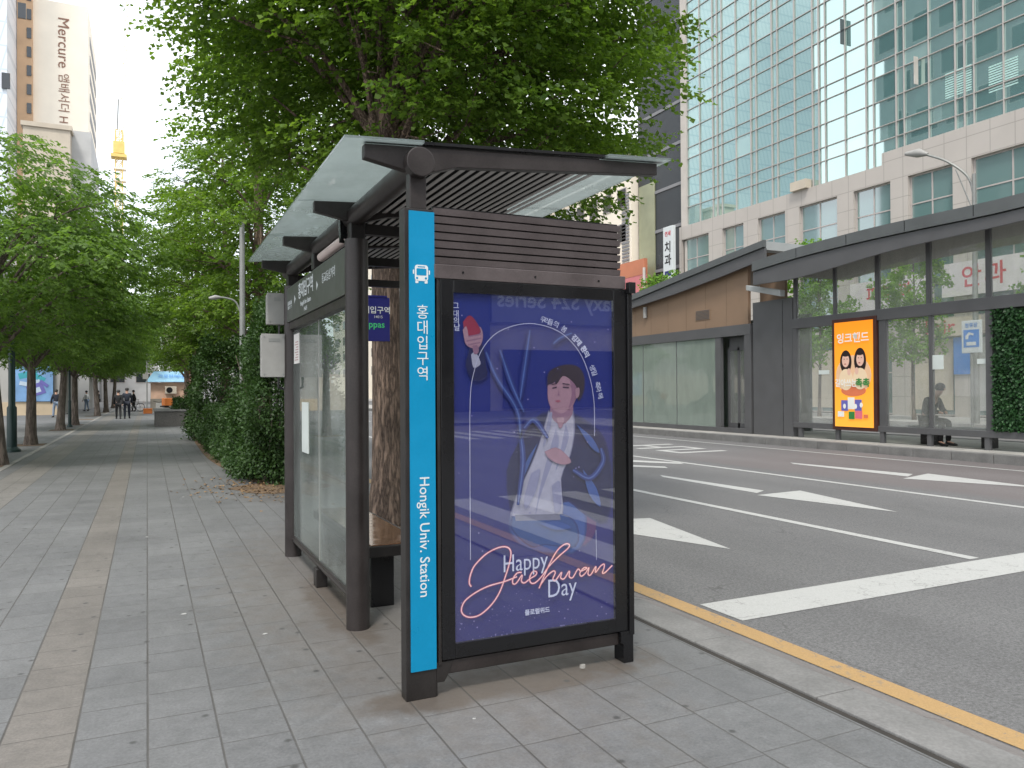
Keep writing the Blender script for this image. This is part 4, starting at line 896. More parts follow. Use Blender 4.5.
def person(label, loc, rot, h=1.7, stride=.22, top='navycloth', legs='blackcloth', hair='hair', arms=(.18, -.18), sit=False, group=None, bag=None, lean=.0):
    t = thing('person', label, 'person', loc, group); t.rotation_euler = (0, 0, rot); s = h/1.7   # faces +Y locally
    if sit:
        hip = .52; J = dict(pel=(0, 0, hip+.05), waist=(0, .02, hip+.24), chest=(0, .13, hip+.44), neck=(0, .22, hip+.57), head0=(0, .30, hip+.65), head1=(0, .35, hip+.77),
            shL=(-.17, .15, hip+.51), elL=(-.24, .20, hip+.27), haL=(-.10, .40, hip+.22), fiL=(-.05, .46, hip+.20), shR=(.17, .15, hip+.51), elR=(.24, .20, hip+.27), haR=(.10, .40, hip+.22), fiR=(.05, .46, hip+.20),
            hiL=(-.09, .04, hip+.02), knL=(-.11, .46, hip+.02), anL=(-.11, .44, .08), toL=(-.12, .60, .03), hiR=(.09, .04, hip+.02), knR=(.11, .46, hip+.02), anR=(.11, .40, .08), toR=(.12, .56, .03))
    else:
        a, b = arms
        J = dict(pel=(0, 0, .93), waist=(0, .01+lean*.3, 1.08), chest=(0, .015+lean*.7, 1.30), neck=(0, .01+lean, 1.46), head0=(0, .02+lean, 1.54), head1=(0, .03+lean, 1.65),
            shL=(-.18, 0+lean, 1.40), elL=(-.235, a*.55, 1.13), haL=(-.22, a+.05, .88), fiL=(-.21, a+.09, .79), shR=(.18, 0+lean, 1.40), elR=(.235, b*.55, 1.13), haR=(.22, b+.05, .88), fiR=(.21, b+.09, .79),
            hiL=(-.085, 0, .90), knL=(-.10, stride*.65, .50), anL=(-.10, stride*.9, .08), toL=(-.11, stride*.9+.15, .03), hiR=(.085, 0, .90), knR=(.10, -stride*.35, .49), anR=(.10, -stride*1.25, .11), toR=(.11, -stride*1.25+.14, .03))
    J = {k: tuple(q*s for q in v) for k, v in J.items()}
    def chain(names, edges, rad_, nm, mat, par, sub=1):
        ix = {n: i for i, n in enumerate(names)}
        return skin(nm, [J[n] for n in names], [(ix[a], ix[b]) for a, b in edges], [rad_[n]*s if not isinstance(rad_[n], tuple) else tuple(q*s for q in rad_[n]) for n in names], mat, par, sub)
    E_ = [('pel', 'waist'), ('waist', 'chest'), ('chest', 'neck'), ('neck', 'head0'), ('head0', 'head1')]
    for q in 'LR': E_ += [('chest', 'sh'+q), ('sh'+q, 'el'+q), ('el'+q, 'ha'+q), ('ha'+q, 'fi'+q), ('pel', 'hi'+q), ('hi'+q, 'kn'+q), ('kn'+q, 'an'+q), ('an'+q, 'to'+q)]
    Rr = dict(pel=.125, waist=.11, chest=.125, neck=.05, head0=.075, head1=.088)
    for q in 'LR': Rr.update({'sh'+q: .052, 'el'+q: .040, 'ha'+q: .030, 'fi'+q: .028, 'hi'+q: .082, 'kn'+q: .055, 'an'+q: .038, 'to'+q: .034})
    chain(list(Rr), E_, Rr, 'body', M['skin'], t)
    tops = [n for n in Rr if n[:2] not in ('kn', 'an', 'to', 'fi', 'hi') and n[:4] != 'head' and n != 'neck']
    Rt = {n: Rr[n]+.028 for n in tops}; chain(tops, [e for e in E_ if e[0] in tops and e[1] in tops], Rt, 'jacket', M[top], t)
    lg = ['pel']+[n for n in Rr if n[:2] in ('hi', 'kn', 'an')]; Rl = {n: Rr[n]+.022 for n in lg}; chain(lg, [e for e in E_ if e[0] in lg and e[1] in lg], Rl, 'trousers', M[legs], t)
    for q in 'LR':
        a_, b_ = np.array(J['an'+q]), np.array(J['to'+q]); mb = MB(); mb.tube([a_-(b_-a_)*.25+np.array([0, 0, -.02]), (a_+b_)/2+np.array([0, 0, -.02]), b_+(b_-a_)*.25], [.045, .052, .034], 10); o = mb.build('shoe', M['rubber'], smooth=True); o.parent = t
    c = np.array(J['head1'])+np.array([0, -.012, .018]); mb = MB(); pr_ = [(-.075, .05), (-.05, .095), (0, .108), (.05, .098), (.085, .065), (.105, .01)]
    mb.tube([c+np.array([0, -.02 if q < 0 else 0, q*s]) for q, _ in pr_], [r_*s for _, r_ in pr_], 14); o = mb.build('hair', M[hair], smooth=True); o.parent = t
    f = np.array(J['head1']); mb = MB(); mb.tube([f+np.array([0, .085*s, -.01]), f+np.array([0, .115*s, -.04])], [.008*s, .018*s], 6); o = mb.build('nose', M['skin'], smooth=True); o.parent = t
    if bag: MB().tube([np.array(J['chest'])+np.array([0, -.2, -.18]), np.array(J['chest'])+np.array([0, -.2, .15])], [.15, .13], 10).build('backpack', M[bag], None, smooth=True).parent = t
    return t
PP = 'people walking on the pavement'
person('person in dark clothes at the left of the walking couple, seen from behind', (-1.55, 52.0, 0), .05, 1.68, .2, 'blackcloth', 'blackcloth', group=PP)
person('taller person in navy jacket at the right of the walking couple, seen from behind', (-1.10, 52.4, 0), -.05, 1.8, -.22, 'navycloth', 'navycloth', group=PP, arms=(-.2, .2))
person('person in dark top and light jeans walking in front of the blue mural', (-5.3, 57.8, 0), .4, 1.75, .24, 'navycloth', 'denim', group=PP)
person('person in white shirt and dark trousers by the far trees', (-4.7, 76, 0), 1.2, 1.7, .1, 'whitecloth', 'denim', group=PP)
person('person all in black by the far trees beside the white shirted one', (-3.9, 77, 0), -1.0, 1.7, .1, 'blackcloth', 'blackcloth', group=PP)
person('person in black standing with a bicycle near the kiosk', (-1.0, 72, 0), 1.5, 1.72, .1, 'blackcloth', 'blackcloth', group=PP)
person('person in black jacket sitting hunched on the bench inside the glass station', (18.5, 13.75, .1), 3.1, 1.95, sit=True, top='blackcloth', legs='blackcloth')

# ------------------------------------------------------------------ pavement furniture
def lamp_post(label, x, y, h, r_, mat, cat='lamp post', group=None):
    t = thing('lamp_post', label, cat, (x, y, 0), group)
    MB().tube([(x, y, 0), (x, y, .06), (x, y, .12), (x, y, .14)], [r_*2.6, r_*2.5, r_*1.7, r_*1.6], 16).build('base', mat, t, smooth=True)
    MB().tube([(x, y, .14), (x, y, 1.2), (x, y, 1.25), (x, y, h)], [r_*1.45, r_*1.4, r_, r_*.9], 16).build('pole', mat, t, smooth=True)
    MB().tube([(x, y, h), (x, y, h+.1), (x, y, h+.5), (x, y, h+.6)], [r_*1.2, .14, .2, .04], 14).build('lantern', M['greybox'], t, smooth=True)
    return t
lamp_post('dark green lamp post standing between the nearest two zelkovas', -3.31, 24.75, 4.3, .085, M['darkgreen'])
lamp_post('thin dark post between two far zelkova trunks', -3.25, 41.3, 4.2, .05, M['darkgreen'])
pt = at(242, 222, y=16.6); px_ = float(pt[0]); zt_ = float(pt[2]); za = float(at(242, 318, y=16.6)[2]); xl = float(at(212, 300, y=16.6)[0]); zl = float(at(225, 298, y=16.6)[2])
sl_ = thing('street_lamp', 'pale grey lamp pole rising out of the shrubs with a short arm', 'street lamp', (px_, 16.6, 0))
MB().tube([(px_, 16.6, 0), (px_, 16.6, zt_)], [.062, .052], 14).build('pole', M['pole'], sl_, smooth=True)
MB().tube(catmull([(px_, 16.6, za), (px_-.12, 16.6, zl-.08), (px_-.3, 16.6, zl), (xl+.12, 16.6, zl+.01)], 5), .017, 8).build('arm', M['pole'], sl_, smooth=True)
MB().tube([(xl+.16, 16.6, zl+.01), (xl+.06, 16.6, zl+.005), (xl-.06, 16.6, zl-.02)], [.025, .05, .025], 10).build('lamp_head', M['greybox'], sl_, smooth=True)
s3 = thing('street_lamp', 'tall curved street lamp before the glass tower', 'street lamp', (31.6, 21.4, 0))
MB().tube([(31.6, 21.2, 0), (31.6, 21.2, 10.6)], [.13, .08], 12).build('pole', M['pole'], s3, smooth=True)
MB().tube(catmull([(31.6, 21.2, 9.6), (31.5, 21.4, 10.5), (31.2, 22.1, 11.3), (31.0, 23.0, 11.85)], 6), .05, 8).build('arm', M['pole'], s3, smooth=True)
MB().tube([(31.6, 21.2, 8.9), (31.3, 21.8, 10.9)], .03, 6).build('arm_brace', M['pole'], s3)
MB().tube([(31.02, 22.9, 11.82), (30.95, 23.3, 11.98), (30.9, 23.9, 12.1)], [.07, .2, .08], 12).build('lamp_head', M['greybox'], s3, smooth=True)
pw = thing('stone_planter', 'low dark stone planter wall beyond the clipped hedge', 'planter', (1.25, 41, 0))
MB().box(.33, 2.3, 39, 43, 0, .70).build('wall', pm('dark granite', (.075, .07, .065), .7, 0, .3, 1.5, .2, fine=.3), pw)
MB().box(.29, 2.34, 38.96, 43.04, .70, .78).build('coping', M['granite'], pw, bevel=.02)
kk = thing('kiosk', 'small street kiosk with light blue roof and air conditioner at the end of the pavement', 'kiosk', (1.8, 69, 0))
MB().box(.25, 3.3, 68, 71, 0, 1.05).build('lower_wall', pm('kiosk steel', (.22, .2, .17), .5, .2, .15, 2), kk)
MB().box(.27, 3.28, 68.02, 70.98, 1.05, 2.35).build('upper_wall', pm('kiosk salmon panel', (.55, .36, .26), .6, 0, .2, 1.2), kk)
MB().add([(-.1, 67.6, 2.4), (3.65, 67.6, 2.4), (3.65, 71.4, 2.4), (-.1, 71.4, 2.4), (.5, 68.4, 3.25), (2.9, 68.4, 3.25), (2.9, 70.6, 3.25), (.5, 70.6, 3.25)], [(0, 3, 2, 1), (4, 5, 6, 7), (0, 1, 5, 4), (1, 2, 6, 5), (2, 3, 7, 6), (3, 0, 4, 7)]).build('roof', M['lightblue'], kk)
text('가로판매대', .42, M['bluesign'], (1.75, 67.88, 2.85), (1, 0, 0), (0, .69, .73), kk)
ac = MB().box(1.3, 2.15, 67.62, 68, 1.45, 2.05).build('air_conditioner', M['beige'], kk, bevel=.02)
MB().tube([(1.62, 67.60, 1.75), (1.62, 67.615, 1.75)], .23, 20).build('fan_grille', M['black'], ac)
bnr = thing('banner', 'red and white vertical banner on a thin pole right of the kiosk', 'banner', (2.75, 60, 0))
MB().tube([(2.45, 60, 0), (2.45, 60, 3.3)], .03, 8).build('pole', M['pole'], bnr)
cl = MB().box(2.5, 3.15, 59.99, 60.01, 1.25, 3.2).build('cloth', pm('banner cloth', (.62, .42, .40), .8, 0, .1, 2), bnr)
for k, ch in enumerate('복권판매'): text(ch, .42, M['redtext'], (2.82, 59.985, 2.95-k*.46), (1, 0, 0), (0, 0, 1), cl, bold=.01)
gy = thing('street_sign', 'thin grey pole with small square signs beside the kiosk', 'sign pole', (0, 66, 0))
MB().tube([(0, 66, 0), (0, 66, 4.6)], .05, 10).build('pole', M['pole'], gy); MB().tube([(0, 66, 3.75), (4.4, 66, 3.7)], .04, 8).build('arm', M['pole'], gy)
MB().box(.02, .62, 65.94, 65.99, 3.9, 4.5).build('sign_plate', M['pole'], gy); MB().box(-.3, .1, 65.93, 65.98, 2.6, 3.0).build('sign_plate', M['greybox'], gy)
tw = thing('light_mast', 'pale grey multi-post mast with crossbars behind the kiosk', 'mast', (2.3, 82, 0))
for k, x in enumerate((1.2, 1.75, 2.1)): MB().box(x, x+.3, 82, 82.3, 0, 6.6-.25*k).build('post', M['palegrey'], tw)
for z in (4.2, 5.2, 6.2): MB().box(1.0, 4.6, 82.31, 82.45, z, z+.14).build('crossbar', M['palegrey'], tw)
def bicycle(label, x, y, rot):
    t = thing('bicycle', label, 'bicycle', (x, y, 0)); t.rotation_euler = (0, 0, rot)
    def P_(mb, nm, mat, par=t): o = mb.build(nm, M[mat] if isinstance(mat, str) else mat, smooth=True); o.parent = par; return o
    for wx in (-.52, .52):
        mb = MB(); mb.tube([(wx+.33*math.cos(a), 0, .34+.33*math.sin(a)) for a in [i*.2618 for i in range(25)]], .02, 6, False); w = P_(mb, 'wheel', 'rubber')
        mb = MB()
        for i in range(8): a = i*.785; mb.tube([(wx, 0, .34), (wx+.32*math.cos(a), 0, .34+.32*math.sin(a))], .004, 4)
        P_(mb, 'spokes', 'pole', w)
    mb = MB()
    for a, b in (((-.52, 0, .34), (-.08, 0, .30)), ((-.52, 0, .34), (-.2, 0, .78)), ((-.2, 0, .85), (-.08, 0, .30)), ((-.08, 0, .30), (.36, 0, .74)), ((-.2, 0, .78), (.35, 0, .80)), ((.52, 0, .34), (.34, 0, .95))): mb.tube([a, b], .018, 6)
    P_(mb, 'bike_frame', 'greybox'); P_(MB().box(-.32, -.10, -.06, .06, .86, .91), 'saddle', 'rubber'); P_(MB().tube([(.34, -.27, 1.0), (.34, 0, .95), (.34, .27, 1.0)], .015, 6), 'handlebar', 'rubber')
    return t
bicycle('grey bicycle held by the person in black near the kiosk', -1.0, 71.3, .3)
def scooter(label, x, y, rot):
    t = thing('scooter', label, 'scooter', (x, y, 0)); t.rotation_euler = (0, 0, rot)
    def P_(mb, nm, mat, par=t, bevel=0): o = mb.build(nm, M[mat], smooth=not bevel, bevel=bevel); o.parent = par; return o
    for wx in (-.6, .62): P_(MB().tube([(wx, -.06, .24), (wx, .06, .24)], .24, 16), 'wheel', 'rubber')
    P_(MB().prism([(-.85, .35), (-.3, .28), (.3, .28), (.42, .45), (.50, .95), (.42, .98), (.28, .42), (-.1, .4), (-.2, .72), (-.85, .74)], 1, -.16, .16), 'body', 'greybox', bevel=.03)
    P_(MB().box(-.8, -.1, -.13, .13, .74, .82), 'seat', 'rubber', bevel=.02); P_(MB().box(-1.1, -.62, -.22, .22, .83, 1.25), 'delivery_box', 'orange', bevel=.03)
    P_(MB().tube([(.4, -.32, 1.08), (.44, 0, 1.0), (.4, .32, 1.08)], .018, 6), 'handlebar', 'rubber'); P_(MB().tube([(.55, 0, .9), (.62, 0, .24)], .035, 8), 'fork', 'rubber')
    return t
scooter('grey delivery scooter with orange box parked by the stone planter', .75, 48.5, 1.9)
for k, (x, y, a, lb) in enumerate(((.05, 63.5, .2, 'orange plastic crate standing at the corner of the kiosk'), )):
    t = thing('crate', lb, 'crate', (x, y, 0)); MB().box(x-.3, x+.3, y-.22, y+.22, 0, .34).build('box', M['orange'], t, bevel=.02); MB().box(x-.32, x+.32, y-.24, y+.24, .34, .39).build('rim', M['orange'], t, bevel=.01)

# ------------------------------------------------------------------ buildings
def box_building(name, label, x0, x1, y0, y1, h, wall, wins=(), cat='building', loc=None, group=None):
    t = thing(name, label, cat, ((x0+x1)/2, (y0+y1)/2, 0), group)
    MB().box(x0, x1, y0, y1, -.1, h).build('wall', wall, t); MB().box(x0-.2, x1+.2, y0-.2, y1+.2, h, h+.5).build('roof', wall, t)
    for (ax, c, a, b, z0, z1) in wins:       # window band on a wall: ax 0 = wall facing -X/+X at x=c, 1 = facing -Y at y=c
        d = .06
        bxf = MB().box(c-d, c+d, a, b, z0, z1) if ax == 0 else MB().box(a, b, c-d, c+d, z0, z1)
        f = bxf.build('window', M['mullion'], t)
        e = .1; pn = MB().box(c-d-.02, c+d+.02, a+e, b-e, z0+e, z1-e) if ax == 0 else MB().box(a+e, b-e, c-d-.02, c+d+.02, z0+e, z1-e)
        pn.build('pane', M['darkwin'], f)
    return t
def wall_windows(ax, c, a, b, n, zs, frac=.6, hh=1.7):
    w = (b-a)/n; return [(ax, c, a+w*(i+.5-frac/2), a+w*(i+.5+frac/2), z, z+hh) for i in range(n) for z in zs]
# glass tower
TX = 38.0
tw_ = thing('glass_tower', 'tall teal glass office tower on a pale stone base across the road', 'office tower', (TX, 22, 0))
def towerglass():
    k = NT('teal mirror glass'); r_ = k.n('NewGeometry').outputs['Random Per Island']
    d = k.n('BsdfDiffuse'); k.l(k.mix(k.rng(r_, .75, 1, 0, 1), (.10, .25, .24), (.34, .52, .49)), d.inputs[0])
    g = k.n('BsdfGlossy'); k.l(k.mix(r_, (.74, .91, .87), (.82, .97, .93)), g.inputs[0]); g.inputs['Roughness'].default_value = .02
    m = k.n('MixShader'); k.put(k.rng(r_, 0, 1, .66, .54), m.inputs[0]); k.l(d.outputs[0], m.inputs[1]); k.l(g.outputs[0], m.inputs[2]); k.l(m.outputs[0], k.out.inputs[0]); return k.m
yE = [48.4]; pat = [1.5, 1.5, .5, .5, 1.5, 1.5, .5, 1.5, .5]; i = 0
while yE[-1] > -8: yE.append(yE[-1]-pat[i % len(pat)]); i += 1
zE = [14.2]; pz = [1.45, .85, 1.45]; i = 0
while zE[-1] < 52: zE.append(zE[-1]+pz[i % 3]); i += 1
rr = random.Random(9); mb = MB()
for a, b in zip(yE[:-1], yE[1:]):
    for z0, z1 in zip(zE[:-1], zE[1:]):
        t1, t2 = rr.gauss(0, .0022), rr.gauss(0, .0022); w, h = (a-b)/2, (z1-z0)/2
        mb.add([(TX+t1*w+t2*h, a, z0), (TX-t1*w+t2*h, b, z0), (TX-t1*w-t2*h, b, z1), (TX+t1*w-t2*h, a, z1)], [(0, 1, 2, 3)])
MB().box(TX+.02, TX+22, -8, 48.38, 0, 52).build('core', M['midgrey'], tw_)
mb.build('curtain_wall', towerglass(), tw_)
mb = MB()
for j, y in enumerate(yE): w = .024 if (j % 9) in (0, 1, 4, 5, 7) else .034; mb.box(TX-.10, TX-.012, y-w, y+w, 14.2, 52)
mb.build('mullions', M['mullion'], tw_)
mb = MB()
for j, z in enumerate(zE): mb.box(TX-.075, TX-.0125, -8, 48.4, z-.021, z+.021)
mb.build('transoms', M['mullion'], tw_)
MB().box(TX-.15, TX+22, 48.41, 49.1, 0, 52.5).build('corner_pier', M['stone'], tw_)
# open window leaves and pale blinds
for (px, py, w, h) in ((841, 33, .35, 1.5), (914, 72, .4, 1.5)):
    q = at(px, py, x=TX-.2); MB().box(TX-.42, TX-.13, q[1]-w/2, q[1]-w/2+.05, q[2]-h/2, q[2]+h/2).build('open_window', M['darkwin'] if px < 900 else M['stone'], tw_)
for (px, py) in ((958, 82), (1003, 75)):
    q = at(px, py, x=TX-.02); mb = MB()
    for k in range(11): mb.box(TX-.011, TX-.006, q[1]-.72, q[1]+.72, q[2]-.65+k*.125, q[2]-.58+k*.125)
    mb.build('blind', pm('pale teal blind', (.42, .62, .58), .6), tw_)
# stone base
W_ = [(48.8, 45.6), (44.1, 41.9), (40.5, 38.0), (36.8, 33.8), (32.6, 30.1), (29.0, 26.4), (25.4, 21.5), (20.2, 16.5), (15.2, 11.5), (10, 6.4), (5, 1.4), (0, -3.6)]
def stonemat():
    k = NT('jointed pale stone'); p = k.pos(); sx = k.n('SeparateXYZ'); k.l(p, sx.inputs[0])
    j = k.math('MAXIMUM', lineup(k, k.math('ADD', sx.outputs[1], 50), 1.22, .03), lineup(k, sx.outputs[2], 1.1, .03))
    c = k.mix(k.noise(p, .7, 4), (.41, .375, .345), (.49, .45, .415)); c = k.mix(k.math('MULTIPLY', j, .55), c, (.2, .18, .16)); k.l(c, k.b.inputs['Base Color']); k.b.inputs['Roughness'].default_value = .55; return k.m
SM = stonemat()
MB().box(TX-.35, TX-.101, -8, 49.1, 13.15, 14.18).build('stone_band', SM, tw_)
MB().box(TX-.35, TX-.101, -8, 30.65, 14.181, 14.85).build('stone_band', SM, tw_); MB().box(TX-.62, TX-.102, 36.0, 37.3, 14.182, 14.75).build('stone_block', M['beige'], tw_)
MB().box(TX-.33, TX+.015, -8, 49.1, 8.6, 9.6).build('stone_band', SM, tw_); MB().box(TX-.33, TX+.015, -8, 49.1, 4.3, 5.2).build('stone_band', SM, tw_)
ed = [49.1]+[q for w in W_ for q in w]+[-8]
for j in range(0, len(ed), 2): MB().box(TX-.36, TX+.014, ed[j+1], ed[j], 0, 13.149).build('stone_pier', SM, tw_)
LG = NT('lower window glass'); LG.b.inputs['Base Color'].default_value = (.12, .22, .21, 1); LG.b.inputs['Roughness'].default_value = .04; LG.b.inputs['Specular IOR Level'].default_value = 1.0; LG.b.inputs['IOR'].default_value = 2.1
for a, b in W_:
    for z0, z1 in ((9.601, 13.149), (5.201, 8.599), (.1, 4.299)):
        xx = TX-.1
        f = MB().box(xx-.05, xx+.05, b+.001, b+.09, z0, z1).box(xx-.05, xx+.05, a-.09, a-.001, z0, z1).box(xx-.05, xx+.05, b+.091, a-.091, z0, z0+.08).box(xx-.05, xx+.05, b+.091, a-.091, z1-.08, z1).box(xx-.05, xx+.05, (a+b)/2-.035, (a+b)/2+.035, z0+.081, z1-.081).box(xx-.045, xx+.045, b+.092, (a+b)/2-.036, z0+(z1-z0)*.55, z0+(z1-z0)*.55+.07).box(xx-.045, xx+.045, (a+b)/2+.036, a-.092, z0+(z1-z0)*.55, z0+(z1-z0)*.55+.07).build('window', M['mullion'], tw_)
        MB().box(xx-.012, xx+.012, b+.05, a-.05, z0+.04, z1-.04).build('pane', LG.m, f)
# posters and pale shutters of the shop fronts
for (a, b, z0, z1, m_) in ((28.8, 26.6, .4, 4.1, 'beige'), (25.2, 23.2, .4, 4.1, 'palegrey'), (36.4, 34.2, .4, 3.9, 'beige'), (32.3, 30.5, .5, 3.6, 'stone'), (20, 17, .4, 4.1, 'beige')):
    MB().box(TX-.19, TX-.16, b, a, z0, z1).build('shop_shutter', M[m_], tw_)
for (px, py, w, z, h, m_) in ((960, 365, .9, 2.6, 1.9, 'bluesign'), (973, 372, .35, 2.4, 2.2, 'beige')):
    q = at(px, py, x=TX-.6); MB().box(TX-.45, TX-.40, q[1]-w/2, q[1]+w/2, z-h/2+.6, z+h/2+.6).build('shop_poster', M[m_], tw_)
# signs of the shops in the base
for s_, px, py, sz, mt, wd in (('안과', 995, 274, 1.2, 'redtext', 4.4), ('피부과', 933, 288, 1.0, 'redtext', 5.2)):
    q = at(px, py, x=TX-.75); t = thing('shop_sign', 'white shop sign with red letters above the glass station '+('at the right edge' if px > 950 else 'left of the bus pictogram'), 'shop sign', (TX-.7, q[1], q[2]-.9))
    q[1] = 24.6 if px > 950 else 30.0
    b_ = MB().box(TX-.72, TX-.56, q[1]-wd/2, q[1]+wd/2, q[2]-.85, q[2]+.85).build('board', pm('sign board', (.62, .58, .58), .5, 0, .05, 1), t); text(s_, sz, M[mt], (TX-.73, q[1], q[2]), r2, u2, b_, bold=.015, spacing=1.2)
q = at(937, 328, x=TX-.8); hs = thing('shop_sign', 'dark shop lettering spelling hair behind the station glass', 'shop sign', (TX-.6, q[1], q[2]-.4)); b_ = MB().box(TX-.60, TX-.556, q[1]-2.2, q[1]+2.2, q[2]-.45, q[2]+.5).build('board', M['beige'], hs); text('hair', 1.1, M['redtext'], (TX-.61, q[1], q[2]), r2, u2, b_, bold=.01)
vs_ = thing('vertical_sign', 'tall white vertical sign with black letters at the corner of the glass tower', 'sign', (TX-.9, 50.3, 9))
q0 = at(664, 228, x=TX-.9); q1 = at(674, 290, x=TX-.9)
b_ = MB().box(TX-1.0, TX-.7, q1[1], q0[1], 9.0, q0[2]).build('board', M['white'], vs_, bevel=.03); MB().box(TX-.69, TX-.5, q1[1]+.3, q1[1]+.5, 9.4, q0[2]-.3).build('bracket', M['pole'], vs_)
ym = (q0[1]+q1[1])/2
for k, ch in enumerate('치과'): text(ch, .95, M['black'], (TX-1.01, ym, q0[2]-1.7-k*1.0), r2, u2, b_, bold=.02)
text('연세', .42, M['redtext'], (TX-1.01, ym, q0[2]-.6), r2, u2, b_, bold=.01); MB().box(TX-1.008, TX-1.002, q1[1]+.2, q0[1]-.2, q0[2]-3.9, q0[2]-3.5).build('sign_mark', M['navysign'], b_)
# neighbours of the tower
db = box_building('office_block', 'dark glass office block directly left of the teal tower', TX+.6, TX+20, 49.2, 56.0, 44, pm('dark glazed wall', (.035, .04, .045), .25, 0, .25, .15, spec=.6))
for k in range(11): MB().box(TX+.52, TX+.58, 49.3, 55.9, 8+k*3.3, 8.25+k*3.3).build('floor_band', M['midgrey'], db)
MB().box(TX+.50, TX+.58, 53.5, 55.8, 11, 19).build('glass_strip', pm('yellowish glazing', (.30, .31, .20), .2, 0, .25, .3, spec=.7), db)
cb_ = box_building('apartment_block', 'cream block with louvred strip seen just right of the shelter panel', TX, TX+18, 56.2, 66, 22, M['cream'], wall_windows(0, TX, 56.4, 66, 4, (14.5, 17.6)))
mb = MB()
for k in range(26): mb.box(TX-.08, TX-.01, 56.5, 57.6, 11+k*.3, 11.18+k*.3)
mb.build('louvre_strip', M['midgrey'], cb_)
bb = thing('billboard', 'pink and pale blue billboard with terracotta top right of the shelter panel', 'billboard', (TX-1.3, 55.5, 0))
MB().box(TX-1.2, TX-.9, 52.6, 60.5, 6.0, 11.0).build('panel', M['pink'], bb); MB().box(TX-1.25, TX-1.201, 56.5, 60.4, 6.1, 10.6).build('panel_field', M['cyanad'], bb); MB().box(TX-1.22, TX-.9, 52.6, 60.5, 11.001, 12.3).build('panel_top', M['redorange'], bb)
for y in (52.5, 60.6): MB().tube([(TX-1.3, y, 0), (TX-1.3, y, 11.5)], .12, 8).build('post', M['stone'], bb)
for (y0, y1, h, mt, lb) in ((66.5, 84, 19, 'palegrey', 'pale grey block across the road beyond the cream one'), (84.5, 104, 27, 'beige', 'beige block across the road, farther along'), (104.5, 135, 18, 'midgrey', 'dark grey low block far across the road'), (135.5, 175, 30, 'cream', 'tall cream block farthest across the road')):
    box_building('street_building', lb, TX, TX+16, y0, y1, h, M[mt], wall_windows(0, TX, y0+.5, y1-.5, 5, [4.5+3.4*k for k in range(int((h-5)/3.4))]))
# left side: hotel tower, glass block, low block, mural building
def leftpt(px, py, y): return at(px, py, y=y)
ht = thing('hotel_tower', 'tall cream hotel tower with a vertical brown name down its front', 'hotel', (-12, 150, 0))
xa, xb = leftpt(33, 20, 140)[0], leftpt(88, 8, 140)[0]
MB().box(xa, xb, 140, 163, 0, 63).build('wall', M['cream'], ht)
MB().box(xa-2.0, xa-.001, 139.0, 150, 0, 70).build('wall_fin', M['orange_stone'], ht)
for k in range(14): MB().box(xa-.7, xa-.1, 138.85, 138.998, 30+k*2.9, 31.6+k*2.9).build('fin_window', M['darkwin'], ht)
for k in range(16): MB().box(xb+.001, xb+.06, 144, 160, 12+k*3.1, 13.4+k*3.1).build('side_window', M['midgrey'], ht)
q0 = leftpt(63, 17, 139.9); q1 = leftpt(63, 70, 139.9)
text('Mercure', 2.2, M['browntext'], (q0[0], 139.93, q0[2]), (0, 0, -1), (1, 0, 0), ht, align='LEFT', sx=1.06); text('앰배서더 H', 1.7, M['browntext'], (q0[0], 139.93, leftpt(63, 73, 139.9)[2]), (0, 0, -1), (1, 0, 0), ht, align='LEFT')
gb = thing('glass_block', 'white and blue glass office block at the left edge of the street', 'office block', (-40, 160, 0))
def skymirror():
    k = NT('pale blue curtain'); p = k.pos(); sx = k.n('SeparateXYZ'); k.l(p, sx.inputs[0])
    j = k.math('MAXIMUM', lineup(k, k.math('ADD', k.math('ADD', sx.outputs[0], 200), k.math('MULTIPLY', sx.outputs[2], -.25)), 1.1, .16), lineup(k, sx.outputs[2], 3.4, .2))
    k.l(k.mix(k.math('MULTIPLY', j, .7), (.76, .82, .89), (.52, .60, .69)), k.b.inputs['Base Color']); k.b.inputs['Roughness'].default_value = .25; return k.m
xg = xa-2.05; MB().box(xg-45, xg, 130, 170, 0, 95).build('wall', skymirror(), gb)
for px, py in ((22, 11), (6, 81)): q = leftpt(px, py, 129.9); MB().box(q[0]-.5, q[0]+.5, 129.7, 129.999, q[2]-1.1, q[2]+1.1).build('open_window', M['darkwin'], gb)
lb0, lb1 = leftpt(26, 121, 100), leftpt(70, 121, 100)
lbt = box_building('apartment_block', 'low beige block in front of the hotel tower, its flat top above the zelkovas', lb0[0]-.3, lb1[0], 100, 118, lb0[2]-.5, M['beige'])
MB().box(lb1[0]+.01, lb1[0]+2.0, 102, 118, 0, leftpt(78, 131, 102)[2]).build('annex', M['palegrey'], lbt)
mbd = box_building('street_building', 'grey beige street building with a blue mural behind the left trees', -30, -5.6, 64.6, 80, 8.5, pm('plaster wall', (.36, .35, .33), .85, 0, .12, .4), wall_windows(1, 64.6, -29, -12, 5, (5.2,)))
MB().box(-30, -10.2, 64.45, 64.599, 0, 3.0).build('shop_front', M['beige'], mbd); MB().box(-10.1, -5.7, 64.4, 64.599, 0, .95).build('plinth', pm('sand plinth', (.5, .4, .28), .8, 0, .1, 1), mbd)
ms = MB().box(-8.5, -6.1, 64.3, 64.44, .98, 3.5).build('mural', pm('mural blue', (.16, .30, .52), .6, 0, .3, .8), mbd)
mb = MB(); rng_ = random.Random(4)
